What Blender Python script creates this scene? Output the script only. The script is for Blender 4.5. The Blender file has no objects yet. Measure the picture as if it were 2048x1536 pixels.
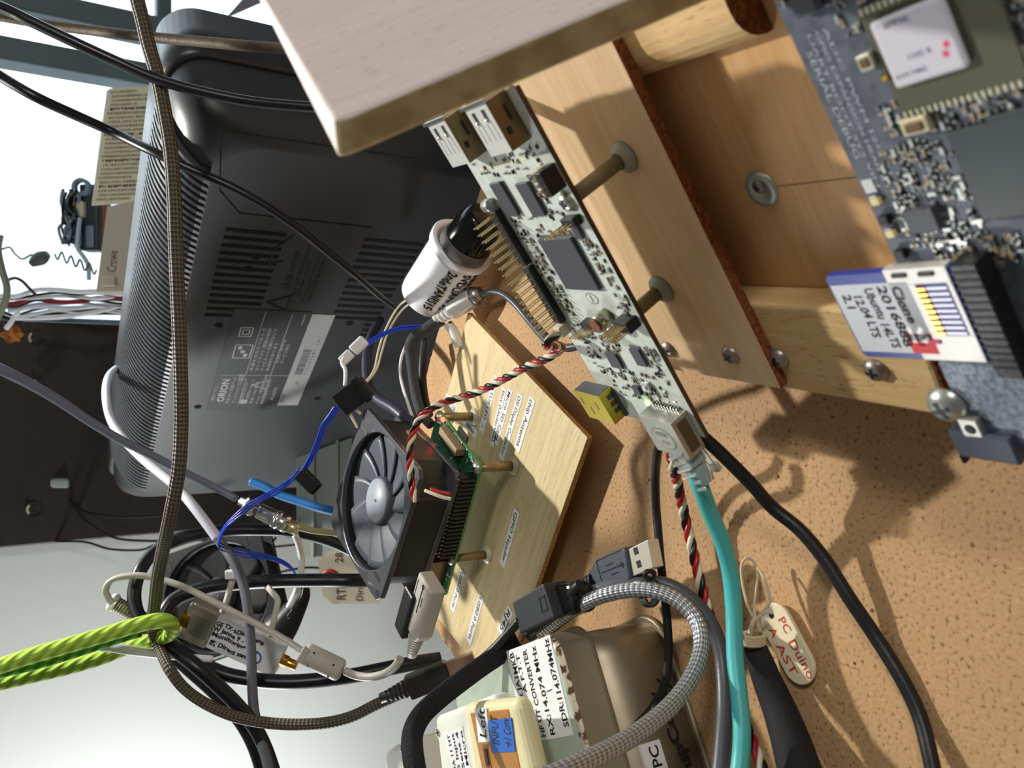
import bpy, math, random
from mathutils import Vector as V, Matrix as MX
random.seed(7)
SC = bpy.context.scene
COL = SC.collection
# ------------------------------------------------------------------ camera, light, exposure
HC = .225
TH = math.radians(31)
sT, cT = math.sin(TH), math.cos(TH)
CX, CY, CZ = V((0, -sT, -cT)), V((-1, 0, 0)), V((0, cT, -sT))      # picture right, picture down, view direction
CP = V((0, 0, HC))
FPX = 1600.
cam = bpy.data.objects.new('camera', bpy.data.cameras.new('camera'))
COL.objects.link(cam); SC.camera = cam
cam.matrix_world = MX(((CX.x, -CY.x, -CZ.x, CP.x), (CX.y, -CY.y, -CZ.y, CP.y), (CX.z, -CY.z, -CZ.z, CP.z), (0, 0, 0, 1)))
cam.data.sensor_width = 36; cam.data.lens = FPX / 2048 * 36
cam.data.clip_start = .01; cam.data.clip_end = 50
cam.data.dof.use_dof = True; cam.data.dof.focus_distance = .36; cam.data.dof.aperture_fstop = 20

W_ = bpy.data.worlds.new('world'); SC.world = W_; W_.use_nodes = True
W_.node_tree.nodes['Background'].inputs[0].default_value = (.90, .96, 1, 1)
W_.node_tree.nodes['Background'].inputs[1].default_value = 1.9

def lamp(name, kind, loc, power, col, size=.1, target=None, sy=None):
    l = bpy.data.lights.new(name, kind); l.energy = power; l.color = col
    if kind == 'AREA':
        l.size = size
        if sy: l.shape = 'RECTANGLE'; l.size_y = sy
    else: l.shadow_soft_size = size
    if kind == 'SPOT': l.spot_size = math.radians(98); l.spot_blend = .35
    o = bpy.data.objects.new(name, l); COL.objects.link(o); o.location = loc
    if target is not None: o.rotation_euler = (V(target) - V(loc)).to_track_quat('-Z', 'Y').to_euler()
    return o
lamp('desk_lamp_light', 'SPOT', (.12, .74, .56), 26, (1, .96, .88), .014, (-.02, .32, .0))
lamp('room_light', 'AREA', (.62, -.42, .80), 5.5, (1, .96, .92), .16, (.05, .2, .05))
lamp('wall_light', 'POINT', (-.74, .80, .14), 14, (.98, .99, 1), .05)
lamp('window_daylight', 'AREA', (.75, 1.16, .5), 5, (.85, .93, 1), .9, (.1, .3, .1), 1.0)

SC.view_settings.view_transform = 'Standard'; SC.view_settings.look = 'None'
SC.view_settings.exposure = -.12; SC.view_settings.gamma = 1
SC.view_settings.use_curve_mapping = False
SC.cycles.use_denoising = True

# ------------------------------------------------------------------ geometry of the view
def ray(u, v): return CX * ((u - 1024) / FPX) + CY * ((v - 768) / FPX) + CZ
def W(u, v, d): return CP + ray(u, v) * d
def T(u, v, z=0.): r = ray(u, v); return CP + r * ((z - HC) / r.z)
def PT(p):
    if isinstance(p, V): return p
    return W(*p) if len(p) == 3 else T(p[0], p[1], p[2])
class Fr:
    def __init__(s, o, x, y):
        s.o = V(o); s.x = V(x).normalized(); y = V(y); s.y = (y - s.x * y.dot(s.x)).normalized(); s.z = s.x.cross(s.y)
    def M(s): return MX(((s.x.x, s.y.x, s.z.x, s.o.x), (s.x.y, s.y.y, s.z.y, s.o.y), (s.x.z, s.y.z, s.z.z, s.o.z), (0, 0, 0, 1)))
    def P(s, a, b, h=0): return s.o + s.x * a + s.y * b + s.z * h
    def L(s, p): q = V(p) - s.o; return V((q.dot(s.x), q.dot(s.y), q.dot(s.z)))
    def at(s, u, v, h=0):
        r = ray(u, v); t = ((s.o + s.z * h - CP).dot(s.z)) / r.dot(s.z); return s.L(CP + r * t)
def CF(u, v, d, dr=(0, -1), tilt=0, roll=0):
    x = (CX * dr[0] + CY * dr[1]).normalized(); z = -CZ; y = z.cross(x)
    if tilt: q = MX.Rotation(math.radians(tilt), 3, x); y = q @ y
    f = Fr(W(u, v, d), x, y)
    if roll:
        q = MX.Rotation(math.radians(roll), 3, f.y); f = Fr(f.o, q @ f.x, f.y)
    return f

# ------------------------------------------------------------------ materials
MATS = {}
def lin(c): return tuple(((x / 255) / 12.92 if x <= 10 else (((x / 255) + .055) / 1.055) ** 2.4) for x in c)
def mat(name, col, rough=.5, metal=0., col2=None, nscale=60., bump=0., bscale=200., spec=.5, trans=0., emit=0., coat=0., stretch=None, sharp=(.4, .6), alpha=1., ior=1.45):
    if name in MATS: return MATS[name]
    m = bpy.data.materials.new(name); m.use_nodes = True; nt = m.node_tree; N = nt.nodes; L = nt.links
    b = N['Principled BSDF']; c = lin(col) + (1,)
    b.inputs['Base Color'].default_value = c; b.inputs['Roughness'].default_value = rough; b.inputs['Metallic'].default_value = metal
    b.inputs['Specular IOR Level'].default_value = spec; b.inputs['Transmission Weight'].default_value = trans; b.inputs['Coat Weight'].default_value = coat
    b.inputs['IOR'].default_value = ior
    b.inputs['Alpha'].default_value = alpha
    if emit: b.inputs['Emission Color'].default_value = c; b.inputs['Emission Strength'].default_value = emit
    if col2 or bump:
        tc = N.new('ShaderNodeTexCoord'); mp = N.new('ShaderNodeMapping'); L.new(tc.outputs['Object'], mp.inputs[0])
        if stretch: mp.inputs['Scale'].default_value = stretch
    if col2:
        n = N.new('ShaderNodeTexNoise'); n.inputs['Scale'].default_value = nscale; n.inputs['Detail'].default_value = 6; L.new(mp.outputs[0], n.inputs[0])
        r = N.new('ShaderNodeValToRGB'); r.color_ramp.elements[0].position = sharp[0]; r.color_ramp.elements[1].position = sharp[1]
        r.color_ramp.elements[0].color = c; r.color_ramp.elements[1].color = lin(col2) + (1,)
        L.new(n.outputs[0], r.inputs[0]); L.new(r.outputs[0], b.inputs['Base Color'])
    if bump:
        n2 = N.new('ShaderNodeTexNoise'); n2.inputs['Scale'].default_value = bscale; n2.inputs['Detail'].default_value = 4; L.new(mp.outputs[0], n2.inputs[0])
        bp = N.new('ShaderNodeBump'); bp.inputs['Strength'].default_value = bump; bp.inputs['Distance'].default_value = .0006
        L.new(n2.outputs[0], bp.inputs['Height']); L.new(bp.outputs[0], b.inputs['Normal'])
    MATS[name] = m; return m
def wood(name, ca, cb, cc, stretch=(3, 40, 40), scale=6., rough=.6, fine=1.):
    m = mat(name, ca, rough); nt = m.node_tree; N = nt.nodes; L = nt.links; b = N['Principled BSDF']
    tc = N.new('ShaderNodeTexCoord'); mp = N.new('ShaderNodeMapping'); mp.inputs['Scale'].default_value = stretch; L.new(tc.outputs['Object'], mp.inputs[0])
    n = N.new('ShaderNodeTexNoise'); n.inputs['Scale'].default_value = scale; n.inputs['Detail'].default_value = 3; n.inputs['Distortion'].default_value = 1.2; L.new(mp.outputs[0], n.inputs[0])
    r = N.new('ShaderNodeValToRGB'); e = r.color_ramp.elements; e[0].position = .3; e[1].position = .72
    e[0].color = lin(ca) + (1,); e[1].color = lin(cb) + (1,); L.new(n.outputs[0], r.inputs[0])
    mp2 = N.new('ShaderNodeMapping'); mp2.inputs['Scale'].default_value = (stretch[0] * 3, stretch[1] * 10, stretch[2] * 10); L.new(tc.outputs['Object'], mp2.inputs[0])
    n2 = N.new('ShaderNodeTexNoise'); n2.inputs['Scale'].default_value = scale; n2.inputs['Detail'].default_value = 2; L.new(mp2.outputs[0], n2.inputs[0])
    r2 = N.new('ShaderNodeValToRGB'); r2.color_ramp.elements[0].position = .30; r2.color_ramp.elements[1].position = .40
    r2.color_ramp.elements[0].color = (fine, fine, fine, 1); r2.color_ramp.elements[1].color = (0, 0, 0, 1); L.new(n2.outputs[0], r2.inputs[0])
    mx = N.new('ShaderNodeMixRGB'); L.new(r2.outputs[0], mx.inputs[0]); L.new(r.outputs[0], mx.inputs[1]); mx.inputs[2].default_value = lin(cc) + (1,)
    L.new(mx.outputs[0], b.inputs['Base Color'])
    bp = N.new('ShaderNodeBump'); bp.inputs['Strength'].default_value = .25; bp.inputs['Distance'].default_value = .0005; L.new(n2.outputs[0], bp.inputs['Height']); L.new(bp.outputs[0], b.inputs['Normal'])
    return m
def stripes(name, ca, cb, fu, fv, rough=.5, metal=0., bump=.6, cross=True):
    """woven pattern laid along a tube by its UVs (u around, v along in metres)"""
    m = mat(name, ca, rough, metal); nt = m.node_tree; N = nt.nodes; L = nt.links; b = N['Principled BSDF']
    uv = N.new('ShaderNodeUVMap'); sp = N.new('ShaderNodeSeparateXYZ'); L.new(uv.outputs[0], sp.inputs[0])
    def lincomb(a, c):
        x = N.new('ShaderNodeMath'); x.operation = 'MULTIPLY'; x.inputs[1].default_value = a; L.new(sp.outputs[0], x.inputs[0])
        y = N.new('ShaderNodeMath'); y.operation = 'MULTIPLY'; y.inputs[1].default_value = c; L.new(sp.outputs[1], y.inputs[0])
        z = N.new('ShaderNodeMath'); z.operation = 'ADD'; L.new(x.outputs[0], z.inputs[0]); L.new(y.outputs[0], z.inputs[1])
        s = N.new('ShaderNodeMath'); s.operation = 'SINE'; L.new(z.outputs[0], s.inputs[0]); return s
    a = lincomb(fu * 2 * math.pi, fv); out = a
    if cross:
        c = lincomb(-fu * 2 * math.pi, fv); mm = N.new('ShaderNodeMath'); mm.operation = 'MULTIPLY'; L.new(a.outputs[0], mm.inputs[0]); L.new(c.outputs[0], mm.inputs[1]); out = mm
    r = N.new('ShaderNodeValToRGB'); r.color_ramp.elements[0].position = .2; r.color_ramp.elements[1].position = .7
    r.color_ramp.elements[0].color = lin(ca) + (1,); r.color_ramp.elements[1].color = lin(cb) + (1,)
    md = N.new('ShaderNodeMath'); md.operation = 'MULTIPLY_ADD'; md.inputs[1].default_value = .5; md.inputs[2].default_value = .5; L.new(out.outputs[0], md.inputs[0])
    L.new(md.outputs[0], r.inputs[0]); L.new(r.outputs[0], b.inputs['Base Color'])
    bp = N.new('ShaderNodeBump'); bp.inputs['Strength'].default_value = bump; bp.inputs['Distance'].default_value = .0005; L.new(md.outputs[0], bp.inputs['Height']); L.new(bp.outputs[0], b.inputs['Normal'])
    return m

# ------------------------------------------------------------------ mesh builder
class MB:
    def __init__(s): s.v = []; s.f = []; s.m = []; s.sm = []; s.uv = {}
    def add(s, vs, fs, mi=0, smooth=False, uvs=None):
        k = len(s.v); s.v += [V(p) for p in vs]
        for i, f in enumerate(fs):
            if uvs: s.uv[len(s.f)] = uvs[i]
            s.f.append([k + j for j in f]); s.m.append(mi); s.sm.append(smooth)
        return s
    def box(s, x0, x1, y0, y1, z0, z1, mi=0, R=None, c=None):
        p = [(x, y, z) for z in (z0, z1) for y in (y0, y1) for x in (x0, x1)]
        if R: p = [R @ V(q) for q in p]
        if c is not None: p = [V(q) + V(c) for q in p]
        return s.add(p, [(0, 2, 3, 1), (4, 5, 7, 6), (0, 1, 5, 4), (2, 6, 7, 3), (0, 4, 6, 2), (1, 3, 7, 5)], mi)
    def prism(s, pts, z0, z1, mi=0, side=None, f=None):
        n = len(pts); a = sum(pts[i][0] * pts[(i + 1) % n][1] - pts[(i + 1) % n][0] * pts[i][1] for i in range(n))
        if a < 0: pts = pts[::-1]
        g = (lambda x, y, z: V((x, y, z))) if f is None else (lambda x, y, z: f.P(x, y, z))
        vs = [g(p[0], p[1], z0) for p in pts] + [g(p[0], p[1], z1) for p in pts]
        s.add(vs, [list(range(n))[::-1], [n + i for i in range(n)]], mi)
        k = len(s.v) - 2 * n
        for i in range(n):
            s.f.append([k + i, k + (i + 1) % n, k + n + (i + 1) % n, k + n + i]); s.m.append(mi if side is None else side); s.sm.append(False)
        return s
    def cyl(s, p0, p1, r0, r1=None, n=20, mi=0, smooth=True, caps=True, a0=0.):
        p0, p1 = V(p0), V(p1); r1 = r0 if r1 is None else r1; z = (p1 - p0).normalized(); x = z.orthogonal().normalized(); y = z.cross(x)
        vs = []
        for p, r in ((p0, r0), (p1, r1)):
            vs += [p + (x * math.cos(a0 + 2 * math.pi * i / n) + y * math.sin(a0 + 2 * math.pi * i / n)) * r for i in range(n)]
        s.add(vs, [(i, (i + 1) % n, n + (i + 1) % n, n + i) for i in range(n)], mi, smooth)
        if caps:
            k = len(s.v) - 2 * n
            s.f += [[k + i for i in range(n)][::-1], [k + n + i for i in range(n)]]; s.m += [mi, mi]; s.sm += [False, False]
        return s
    def lathe(s, prof, p0, ax, n=28, mi=0, mis=None):
        p0 = V(p0); z = V(ax).normalized(); x = z.orthogonal().normalized(); y = z.cross(x); k = len(prof); vs = []
        for r, h in prof: vs += [p0 + z * h + (x * math.cos(2 * math.pi * i / n) + y * math.sin(2 * math.pi * i / n)) * r for i in range(n)]
        for j in range(k - 1):
            s_ = [(j * n + i, j * n + (i + 1) % n, (j + 1) * n + (i + 1) % n, (j + 1) * n + i) for i in range(n)]
            if j == 0: base = len(s.v); s.v += vs
            for f in s_: s.f.append([base + q for q in f]); s.m.append(mis[j] if mis else mi); s.sm.append(True)
        return s
    def tube(s, pts, r, n=10, mi=0, caps=True, smooth=True, rf=None):
        pts = [V(p) for p in pts]; m = len(pts); t = [(pts[min(i + 1, m - 1)] - pts[max(i - 1, 0)]).normalized() for i in range(m)]
        x = t[0].orthogonal().normalized(); rings = []; ln = 0; lens = []
        for i in range(m):
            if i: ln += (pts[i] - pts[i - 1]).length
            lens.append(ln); x = (x - t[i] * x.dot(t[i])).normalized(); y = t[i].cross(x); rr = r if rf is None else rf(i / (m - 1), ln)
            rings += [pts[i] + (x * math.cos(2 * math.pi * k / n) + y * math.sin(2 * math.pi * k / n)) * rr for k in range(n)]
        fs = []; uv = []
        for i in range(m - 1):
            for k in range(n):
                fs.append((i * n + k, i * n + (k + 1) % n, (i + 1) * n + (k + 1) % n, (i + 1) * n + k))
                uv.append([(k / n, lens[i]), ((k + 1) / n, lens[i]), ((k + 1) / n, lens[i + 1]), (k / n, lens[i + 1])])
        s.add(rings, fs, mi, smooth, uv)
        if caps:
            b = len(s.v) - m * n; s.f += [[b + k for k in range(n)][::-1], [b + (m - 1) * n + k for k in range(n)]]; s.m += [mi] * 2; s.sm += [False] * 2
        return s
    def ribbon(s, pts, w, th, up, mi=0):
        pts = [V(p) for p in pts]; m = len(pts); vs = []
        for i in range(m):
            t = (pts[min(i + 1, m - 1)] - pts[max(i - 1, 0)]).normalized(); u_ = up[i] if isinstance(up, list) else V(up); sd = t.cross(u_).normalized(); nn = sd.cross(t)
            vs += [pts[i] + sd * w / 2 + nn * th / 2, pts[i] - sd * w / 2 + nn * th / 2, pts[i] - sd * w / 2 - nn * th / 2, pts[i] + sd * w / 2 - nn * th / 2]
        fs = [(i * 4 + k, i * 4 + (k + 1) % 4, i * 4 + 4 + (k + 1) % 4, i * 4 + 4 + k) for i in range(m - 1) for k in range(4)] + [(3, 2, 1, 0), tuple(4 * m - 4 + k for k in range(4))]
        return s.add(vs, fs, mi, True)
    def ball(s, c, r, mi=0, n=12, sc=(1, 1, 1)):
        c = V(c); m = n // 2; vs = [c + V((0, 0, r * sc[2]))]
        for i in range(1, m):
            a = math.pi * i / m
            vs += [c + V((math.sin(a) * math.cos(2 * math.pi * k / n) * r * sc[0], math.sin(a) * math.sin(2 * math.pi * k / n) * r * sc[1], math.cos(a) * r * sc[2])) for k in range(n)]
        vs.append(c - V((0, 0, r * sc[2]))); e = len(vs) - 1
        fs = [(0, 1 + k, 1 + (k + 1) % n) for k in range(n)] + [(e, 1 + (m - 2) * n + (k + 1) % n, 1 + (m - 2) * n + k) for k in range(n)]
        fs += [(1 + i * n + k, 1 + (i + 1) * n + k, 1 + (i + 1) * n + (k + 1) % n, 1 + i * n + (k + 1) % n) for i in range(m - 2) for k in range(n)]
        return s.add(vs, fs, mi, True)
    def text(s, txt, size, o, x, y, mi=0, width=None, up=None, bold=0., wob=0.):
        """letters as thin meshes; o = left end of the base line"""
        cu = bpy.data.curves.new('t', 'FONT'); cu.body = txt; cu.size = size; cu.offset = bold; cu.resolution_u = 2
        ob = bpy.data.objects.new('t', cu); me = ob.to_mesh()
        vs = [v.co.copy() for v in me.vertices]; fs = [list(p.vertices) for p in me.polygons]
        ob.to_mesh_clear(); bpy.data.objects.remove(ob); bpy.data.curves.remove(cu)
        if not vs: return s
        wx = max(v.x for v in vs) or 1; k = 1 if width is None else width / wx
        x, y, o = V(x).normalized(), V(y).normalized(), V(o)
        def q(v):
            dy = wob * math.sin(v.x / size * 2.1 + size * 900) * size
            return o + x * v.x * k + y * (v.y + dy)
        return s.add([q(v) for v in vs], fs, mi)
    def build(s, name, mats, parent=None, frame=None, bevel=0, seg=2, ori=None, weld=False):
        mats = mats if isinstance(mats, (list, tuple)) else [mats]
        vs = s.v
        if ori is not None: ori = V(ori); vs = [v - ori for v in vs]
        me = bpy.data.meshes.new(name); me.from_pydata([tuple(v) for v in vs], [], s.f)
        for m_ in mats: me.materials.append(m_)
        me.polygons.foreach_set('material_index', s.m); me.polygons.foreach_set('use_smooth', s.sm)
        if s.uv:
            ul = me.uv_layers.new(name='UVMap')
            for i, u in s.uv.items():
                for j, li in enumerate(me.polygons[i].loop_indices): ul.data[li].uv = u[j]
        me.update()
        o = bpy.data.objects.new(name, me); COL.objects.link(o)
        if parent: o.parent = parent
        if frame: o.matrix_world = frame.M()
        if ori is not None: o.location = ori
        if bevel:
            b = o.modifiers.new('bevel', 'BEVEL'); b.width = bevel; b.segments = seg; b.limit_method = 'ANGLE'; b.angle_limit = math.radians(40)
        return o
def tag(o, label, cat, group=None, kind=None):
    if label: o['label'] = label
    if cat: o['category'] = cat
    if group: o['group'] = group
    if kind: o['kind'] = kind
    return o
def thing(name, label, cat, frame, group=None):
    o = bpy.data.objects.new(name, None); COL.objects.link(o); o.matrix_world = frame.M(); o.empty_display_size = .01
    return tag(o, label, cat, group)
def spline(pts, k=8):
    P = [PT(p) for p in pts]; P = [P[0] * 2 - P[1]] + P + [P[-1] * 2 - P[-2]]; out = []
    for i in range(1, len(P) - 2):
        a, b, c, d = P[i - 1:i + 3]
        for j in range(k):
            t = j / k; out.append(.5 * ((2 * b) + (c - a) * t + (2 * a - 5 * b + 4 * c - d) * t * t + (3 * b - a - 3 * c + d) * t ** 3))
    out.append(P[-2]); return out
def Z(u, v, z): return T(u, v, z)
def cable(name, label, cat, pts, r, m, group=None, n=12, rf=None, k=8):
    pp = spline(pts, k); b = MB().tube(pp, r, n, rf=rf); o = b.build(name, m, ori=pp[0]); return tag(o, label, cat, group)
def part(name, mb, m, parent, **kw):
    return mb.build(name, m, parent, **kw)
def rr(x0, x1, y0, y1, r, n=6):
    out = []
    for cx, cy, a in ((x1 - r, y1 - r, 0), (x0 + r, y1 - r, 90), (x0 + r, y0 + r, 180), (x1 - r, y0 + r, 270)):
        for i in range(n + 1):
            t = math.radians(a + 90 * i / n); out.append((cx + r * math.cos(t), cy + r * math.sin(t)))
    return out
def ell(cx, cy, rx, ry, n=32): return [(cx + rx * math.cos(2 * math.pi * i / n), cy + ry * math.sin(2 * math.pi * i / n)) for i in range(n)]
def flatpx(pts, z0, z1):
    """outline given in the picture, laid on the level z1 and given its real thickness; returns prism points"""
    return [(T(u, v, z1).x, T(u, v, z1).y) for u, v in pts]

# ------------------------------------------------------------------ palette
BLK = mat('black plastic', (24, 24, 27), .42, bump=.15, bscale=900)
BLKG = mat('glossy black plastic', (14, 14, 16), .16)
DKG = mat('dark grey plastic', (62, 64, 68), .45, bump=.2, bscale=1500)
RUB = mat('black rubber cable', (26, 26, 30), .48, bump=.25, bscale=700)
GRC = mat('blue grey cable jacket', (104, 110, 128), .42, bump=.1)
GCB = mat('dark grey cable jacket', (78, 80, 86), .38, bump=.12, bscale=700)
LGC = mat('light grey cable jacket', (196, 198, 206), .4)
GRYP = mat('warm grey plastic', (176, 172, 162), .5)
WHT = mat('white plastic', (232, 233, 236), .35)
WHC = mat('translucent white plastic', (238, 238, 244), .3, coat=.2)
CRM = mat('cream plastic', (222, 214, 168), .4)
PAP = mat('white paper', (232, 232, 234), .8)
PAPT = mat('beige tag paper', (206, 198, 182), .85)
INK = mat('black ink', (20, 20, 24), .7)
INKG = mat('pale grey print', (190, 194, 196), .6)
INKD = mat('dark embossed print', (20, 21, 23), .5)
RED = mat('red ink', (190, 62, 50), .7)
REDP = mat('red print', (214, 40, 44), .5)
MET = mat('nickel metal', (206, 204, 198), .25, 1., bump=.05)
TIN = mat('dull steel', (172, 172, 170), .38, 1.)
GLD = mat('gold plating', (222, 170, 70), .28, 1.)
PIN = mat('gold pin', (214, 196, 140), .3, 1.)
GLO = mat('green lamp glow', (150, 255, 90), emit=14)
RLO = mat('red lamp glow', (255, 40, 24), emit=30)
CHIP = mat('chip black', (66, 68, 76), .45, bump=.1, bscale=2500)
PLYT = wood('pale plywood', (214, 196, 152), (196, 174, 128), (150, 126, 84), (60, 3, 60), 5., .6, .5)
PLYE = mat('sawn plywood edge', (204, 168, 112), .8, col2=(168, 124, 72), nscale=900)
RKW = wood('rack wood', (222, 194, 156), (210, 178, 136), (176, 136, 92), (3, 60, 60), 5., .55, .35)
RKY = wood('batten wood', (214, 184, 132), (198, 162, 108), (160, 116, 66), (60, 4, 60), 5., .55, .6)
RKE = mat('brown end grain', (136, 78, 34), .8, col2=(92, 46, 18), nscale=700)
LEADT = mat('label edge', (225, 225, 220), .8)

# ------------------------------------------------------------------ setting
WY = 1.10
WALLM = mat('ribbed wallpaper', (206, 210, 206), .85)
def _wp():
    nt = WALLM.node_tree; N = nt.nodes; L = nt.links; b = N['Principled BSDF']
    tc = N.new('ShaderNodeTexCoord'); w = N.new('ShaderNodeTexWave'); w.wave_type = 'BANDS'; w.bands_direction = 'Z'; w.inputs['Scale'].default_value = 105; w.inputs['Distortion'].default_value = 1.5; w.inputs['Detail'].default_value = 2; w.inputs['Detail Scale'].default_value = 3
    L.new(tc.outputs['Object'], w.inputs[0]); bp = N.new('ShaderNodeBump'); bp.inputs['Strength'].default_value = .16; bp.inputs['Distance'].default_value = .001
    n = N.new('ShaderNodeTexNoise'); n.inputs['Scale'].default_value = 900; L.new(tc.outputs['Object'], n.inputs[0])
    a = N.new('ShaderNodeMath'); a.operation = 'ADD'; L.new(w.outputs['Fac'], a.inputs[0]); L.new(n.outputs[0], a.inputs[1])
    L.new(a.outputs[0], bp.inputs['Height']); L.new(bp.outputs[0], b.inputs['Normal'])
_wp()
PLN = mat('plain wall paint', (190, 188, 182), .9)
WX0, WX1, WZ0, WZ1 = .07, 1.3, -.30, 1.0
def struct(name, mb, m, label=None, bevel=0):
    o = mb.build(name, m, bevel=bevel); o['kind'] = 'structure'
    if label: o['label'] = label
    return o
struct('wall_back', MB().box(-1.6, WX0, WY, WY + .12, -.75, 1.6).box(WX1, 1.6, WY, WY + .12, -.75, 1.6).box(WX0, WX1, WY, WY + .12, -.75, WZ0).box(WX0, WX1, WY, WY + .12, WZ1, 1.6), WALLM, 'light grey ribbed wallpaper wall behind the cables')
struct('wall_left', MB().box(-1.66, -1.6, -1.5, 1.22, -.75, 1.6), PLN)
struct('wall_right', MB().box(1.6, 1.66, -1.5, 1.22, -.75, 1.6), PLN)
struct('wall_front', MB().box(-1.66, 1.66, -1.56, -1.5, -.75, 1.6), PLN)
struct('ceiling', MB().box(-1.66, 1.66, -1.56, 1.22, 1.6, 1.66), PLN)
struct('floor', MB().box(-1.66, 1.66, -1.56, 1.22, -.81, -.75), mat('floor brown', (110, 84, 60), .6, col2=(92, 68, 48), nscale=8))
DARKW = wood('dark brown panel wood', (44, 38, 36), (36, 31, 30), (24, 20, 19), (3, 3, 30), 6., .42, .6)
pn = MB().box(-.185, .072, WY - .03, WY - .001, -.74, 1.55).build('trim_1', DARKW, bevel=.002); tag(pn, 'dark brown wooden panel between the wallpaper and the window', None, kind='structure')
FRM = mat('window frame grey green', (96, 112, 116), .5)
wf = MB()
wf.box(WX0, WX1, WY + .02, WY + .07, WZ0, WZ0 + .03).box(WX0, WX1, WY + .02, WY + .07, WZ1 - .03, WZ1)
wf.box(WX0, WX0 + .011, WY + .02, WY + .07, WZ0, WZ1).box(WX1 - .03, WX1, WY + .02, WY + .07, WZ0, WZ1)
wf.box(.374, .402, WY - .01, WY + .03, WZ0, WZ1, 0)
wf.box(.435, .462, WY - .012, WY + .03, WZ0, WZ1, 0)
wf.box(.36, WX1, WY + .0, WY + .03, .071, .089, 0)
wfo = wf.build('window_1', FRM, bevel=.003); tag(wfo, 'grey green window frame with mullions and bright daylight behind', None, kind='structure')
GL = mat('window glass', (235, 245, 250), .02, trans=1., ior=1.05)
MB().box(WX0 + .011, WX1 - .03, WY + .045, WY + .049, WZ0 + .03, WZ1 - .03).build('window_pane', GL, wfo)

# hardboard shelf
HB = mat('hardboard', (200, 158, 112), .72)
def _hb():
    nt = HB.node_tree; N = nt.nodes; L = nt.links; b = N['Principled BSDF']; tc = N.new('ShaderNodeTexCoord')
    n = N.new('ShaderNodeTexNoise'); n.inputs['Scale'].default_value = 700; n.inputs['Detail'].default_value = 3; L.new(tc.outputs['Object'], n.inputs[0])
    r = N.new('ShaderNodeValToRGB'); e = r.color_ramp.elements; e[0].position = .28; e[0].color = lin((120, 84, 52)) + (1,); e[1].position = .42; e[1].color = lin((198, 157, 110)) + (1,)
    e2 = r.color_ramp.elements.new(.66); e2.color = lin((205, 165, 119)) + (1,); e3 = r.color_ramp.elements.new(.78); e3.color = lin((226, 198, 158)) + (1,)
    L.new(n.outputs[0], r.inputs[0])
    v = N.new('ShaderNodeTexVoronoi'); v.inputs['Scale'].default_value = 48; L.new(tc.outputs['Object'], v.inputs[0])
    c = N.new('ShaderNodeMath'); c.operation = 'LESS_THAN'; c.inputs[1].default_value = .034; L.new(v.outputs['Distance'], c.inputs[0])
    n3 = N.new('ShaderNodeTexNoise'); n3.inputs['Scale'].default_value = 14; L.new(tc.outputs['Object'], n3.inputs[0])
    mx0 = N.new('ShaderNodeMixRGB'); mx0.blend_type = 'MULTIPLY'; mx0.inputs[0].default_value = .35; L.new(r.outputs[0], mx0.inputs[1]); L.new(n3.outputs[0], mx0.inputs[2])
    mx = N.new('ShaderNodeMixRGB'); L.new(c.outputs[0], mx.inputs[0]); L.new(mx0.outputs[0], mx.inputs[1]); mx.inputs[2].default_value = lin((86, 54, 30)) + (1,)
    L.new(mx.outputs[0], b.inputs['Base Color'])
    bp = N.new('ShaderNodeBump'); bp.inputs['Strength'].default_value = .4; bp.inputs['Distance'].default_value = .0005; L.new(n.outputs[0], bp.inputs['Height']); L.new(bp.outputs[0], b.inputs['Normal'])
_hb()
edge = [(.34, .25), (.1135, .411), (.075, .437), (.035, .466), (.003, .487), (-.012, .494), (-.05, .505), (-.15, .497), (-.176, .425), (-.2, .36), (-.34, .25), (-.34, -.06), (.34, -.06)]
out = []
for i in range(len(edge)):
    a, b = edge[i], edge[(i + 1) % len(edge)]; k = 14 if 0 < i < 7 else 1
    for j in range(k): out.append((a[0] + (b[0] - a[0]) * j / k + (random.uniform(-1, 1) * .0007 if k > 1 else 0), a[1] + (b[1] - a[1]) * j / k + (random.uniform(-1, 1) * .0007 if k > 1 else 0)))
o = MB().prism(out, -.006, 0, 0, 1).build('hardboard_sheet', [HB, mat('hardboard edge', (150, 106, 66), .85)])
tag(o, 'brown speckled hardboard sheet that everything in the middle stands on', 'board')
o = MB().box(-.17, .34, -.06, .40, -.036, -.0065).box(-.16, -.12, .33, .37, -.75, -.036).box(.28, .32, .0, .04, -.75, -.036).box(-.16, -.12, .0, .04, -.75, -.036).box(.28, .32, .34, .38, -.75, -.036)
o = o.build('desk', mat('desk wood', (120, 92, 66), .5, col2=(104, 76, 52), nscale=20)); tag(o, 'plain wooden desk under the hardboard sheet', 'desk')

# ------------------------------------------------------------------ rack leaning on the shelf
EX = CX * .504 + CY * .776 + CZ * .38
EY = -(CX * -.463 + CY * -.13 + CZ * .877)
RO = CP + CX * .001 + CY * -.077 + CZ * .205
R = Fr(RO, EX, EY)
rack = thing('wooden_rack', 'leaning pale wooden rack of boards and cross battens carrying both circuit boards', 'rack', R)
part('base_panel', MB().box(-.022, .116, -.07, .105, -.047, -.037), wood('panel wood', (212, 168, 116), (198, 150, 98), (160, 112, 66), (3, 60, 60), 5., .5, .4), rack, bevel=.0006)
part('mounting_plate', MB().prism([(-.05, -.085), (.118, -.085), (.118, .0115), (-.05, .0115)], -.027, -.0235, 0, 1), [RKW, RKE], rack, bevel=.0003)
part('cross_batten', MB().box(.0885, .1215, -.084, .064, -.0368, -.0272, 0), [RKY, RKE], rack, bevel=.0012)
part('batten_end', MB().box(.0893, .1207, .064, .0643, -.0362, -.0278), RKE, rack)
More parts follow.
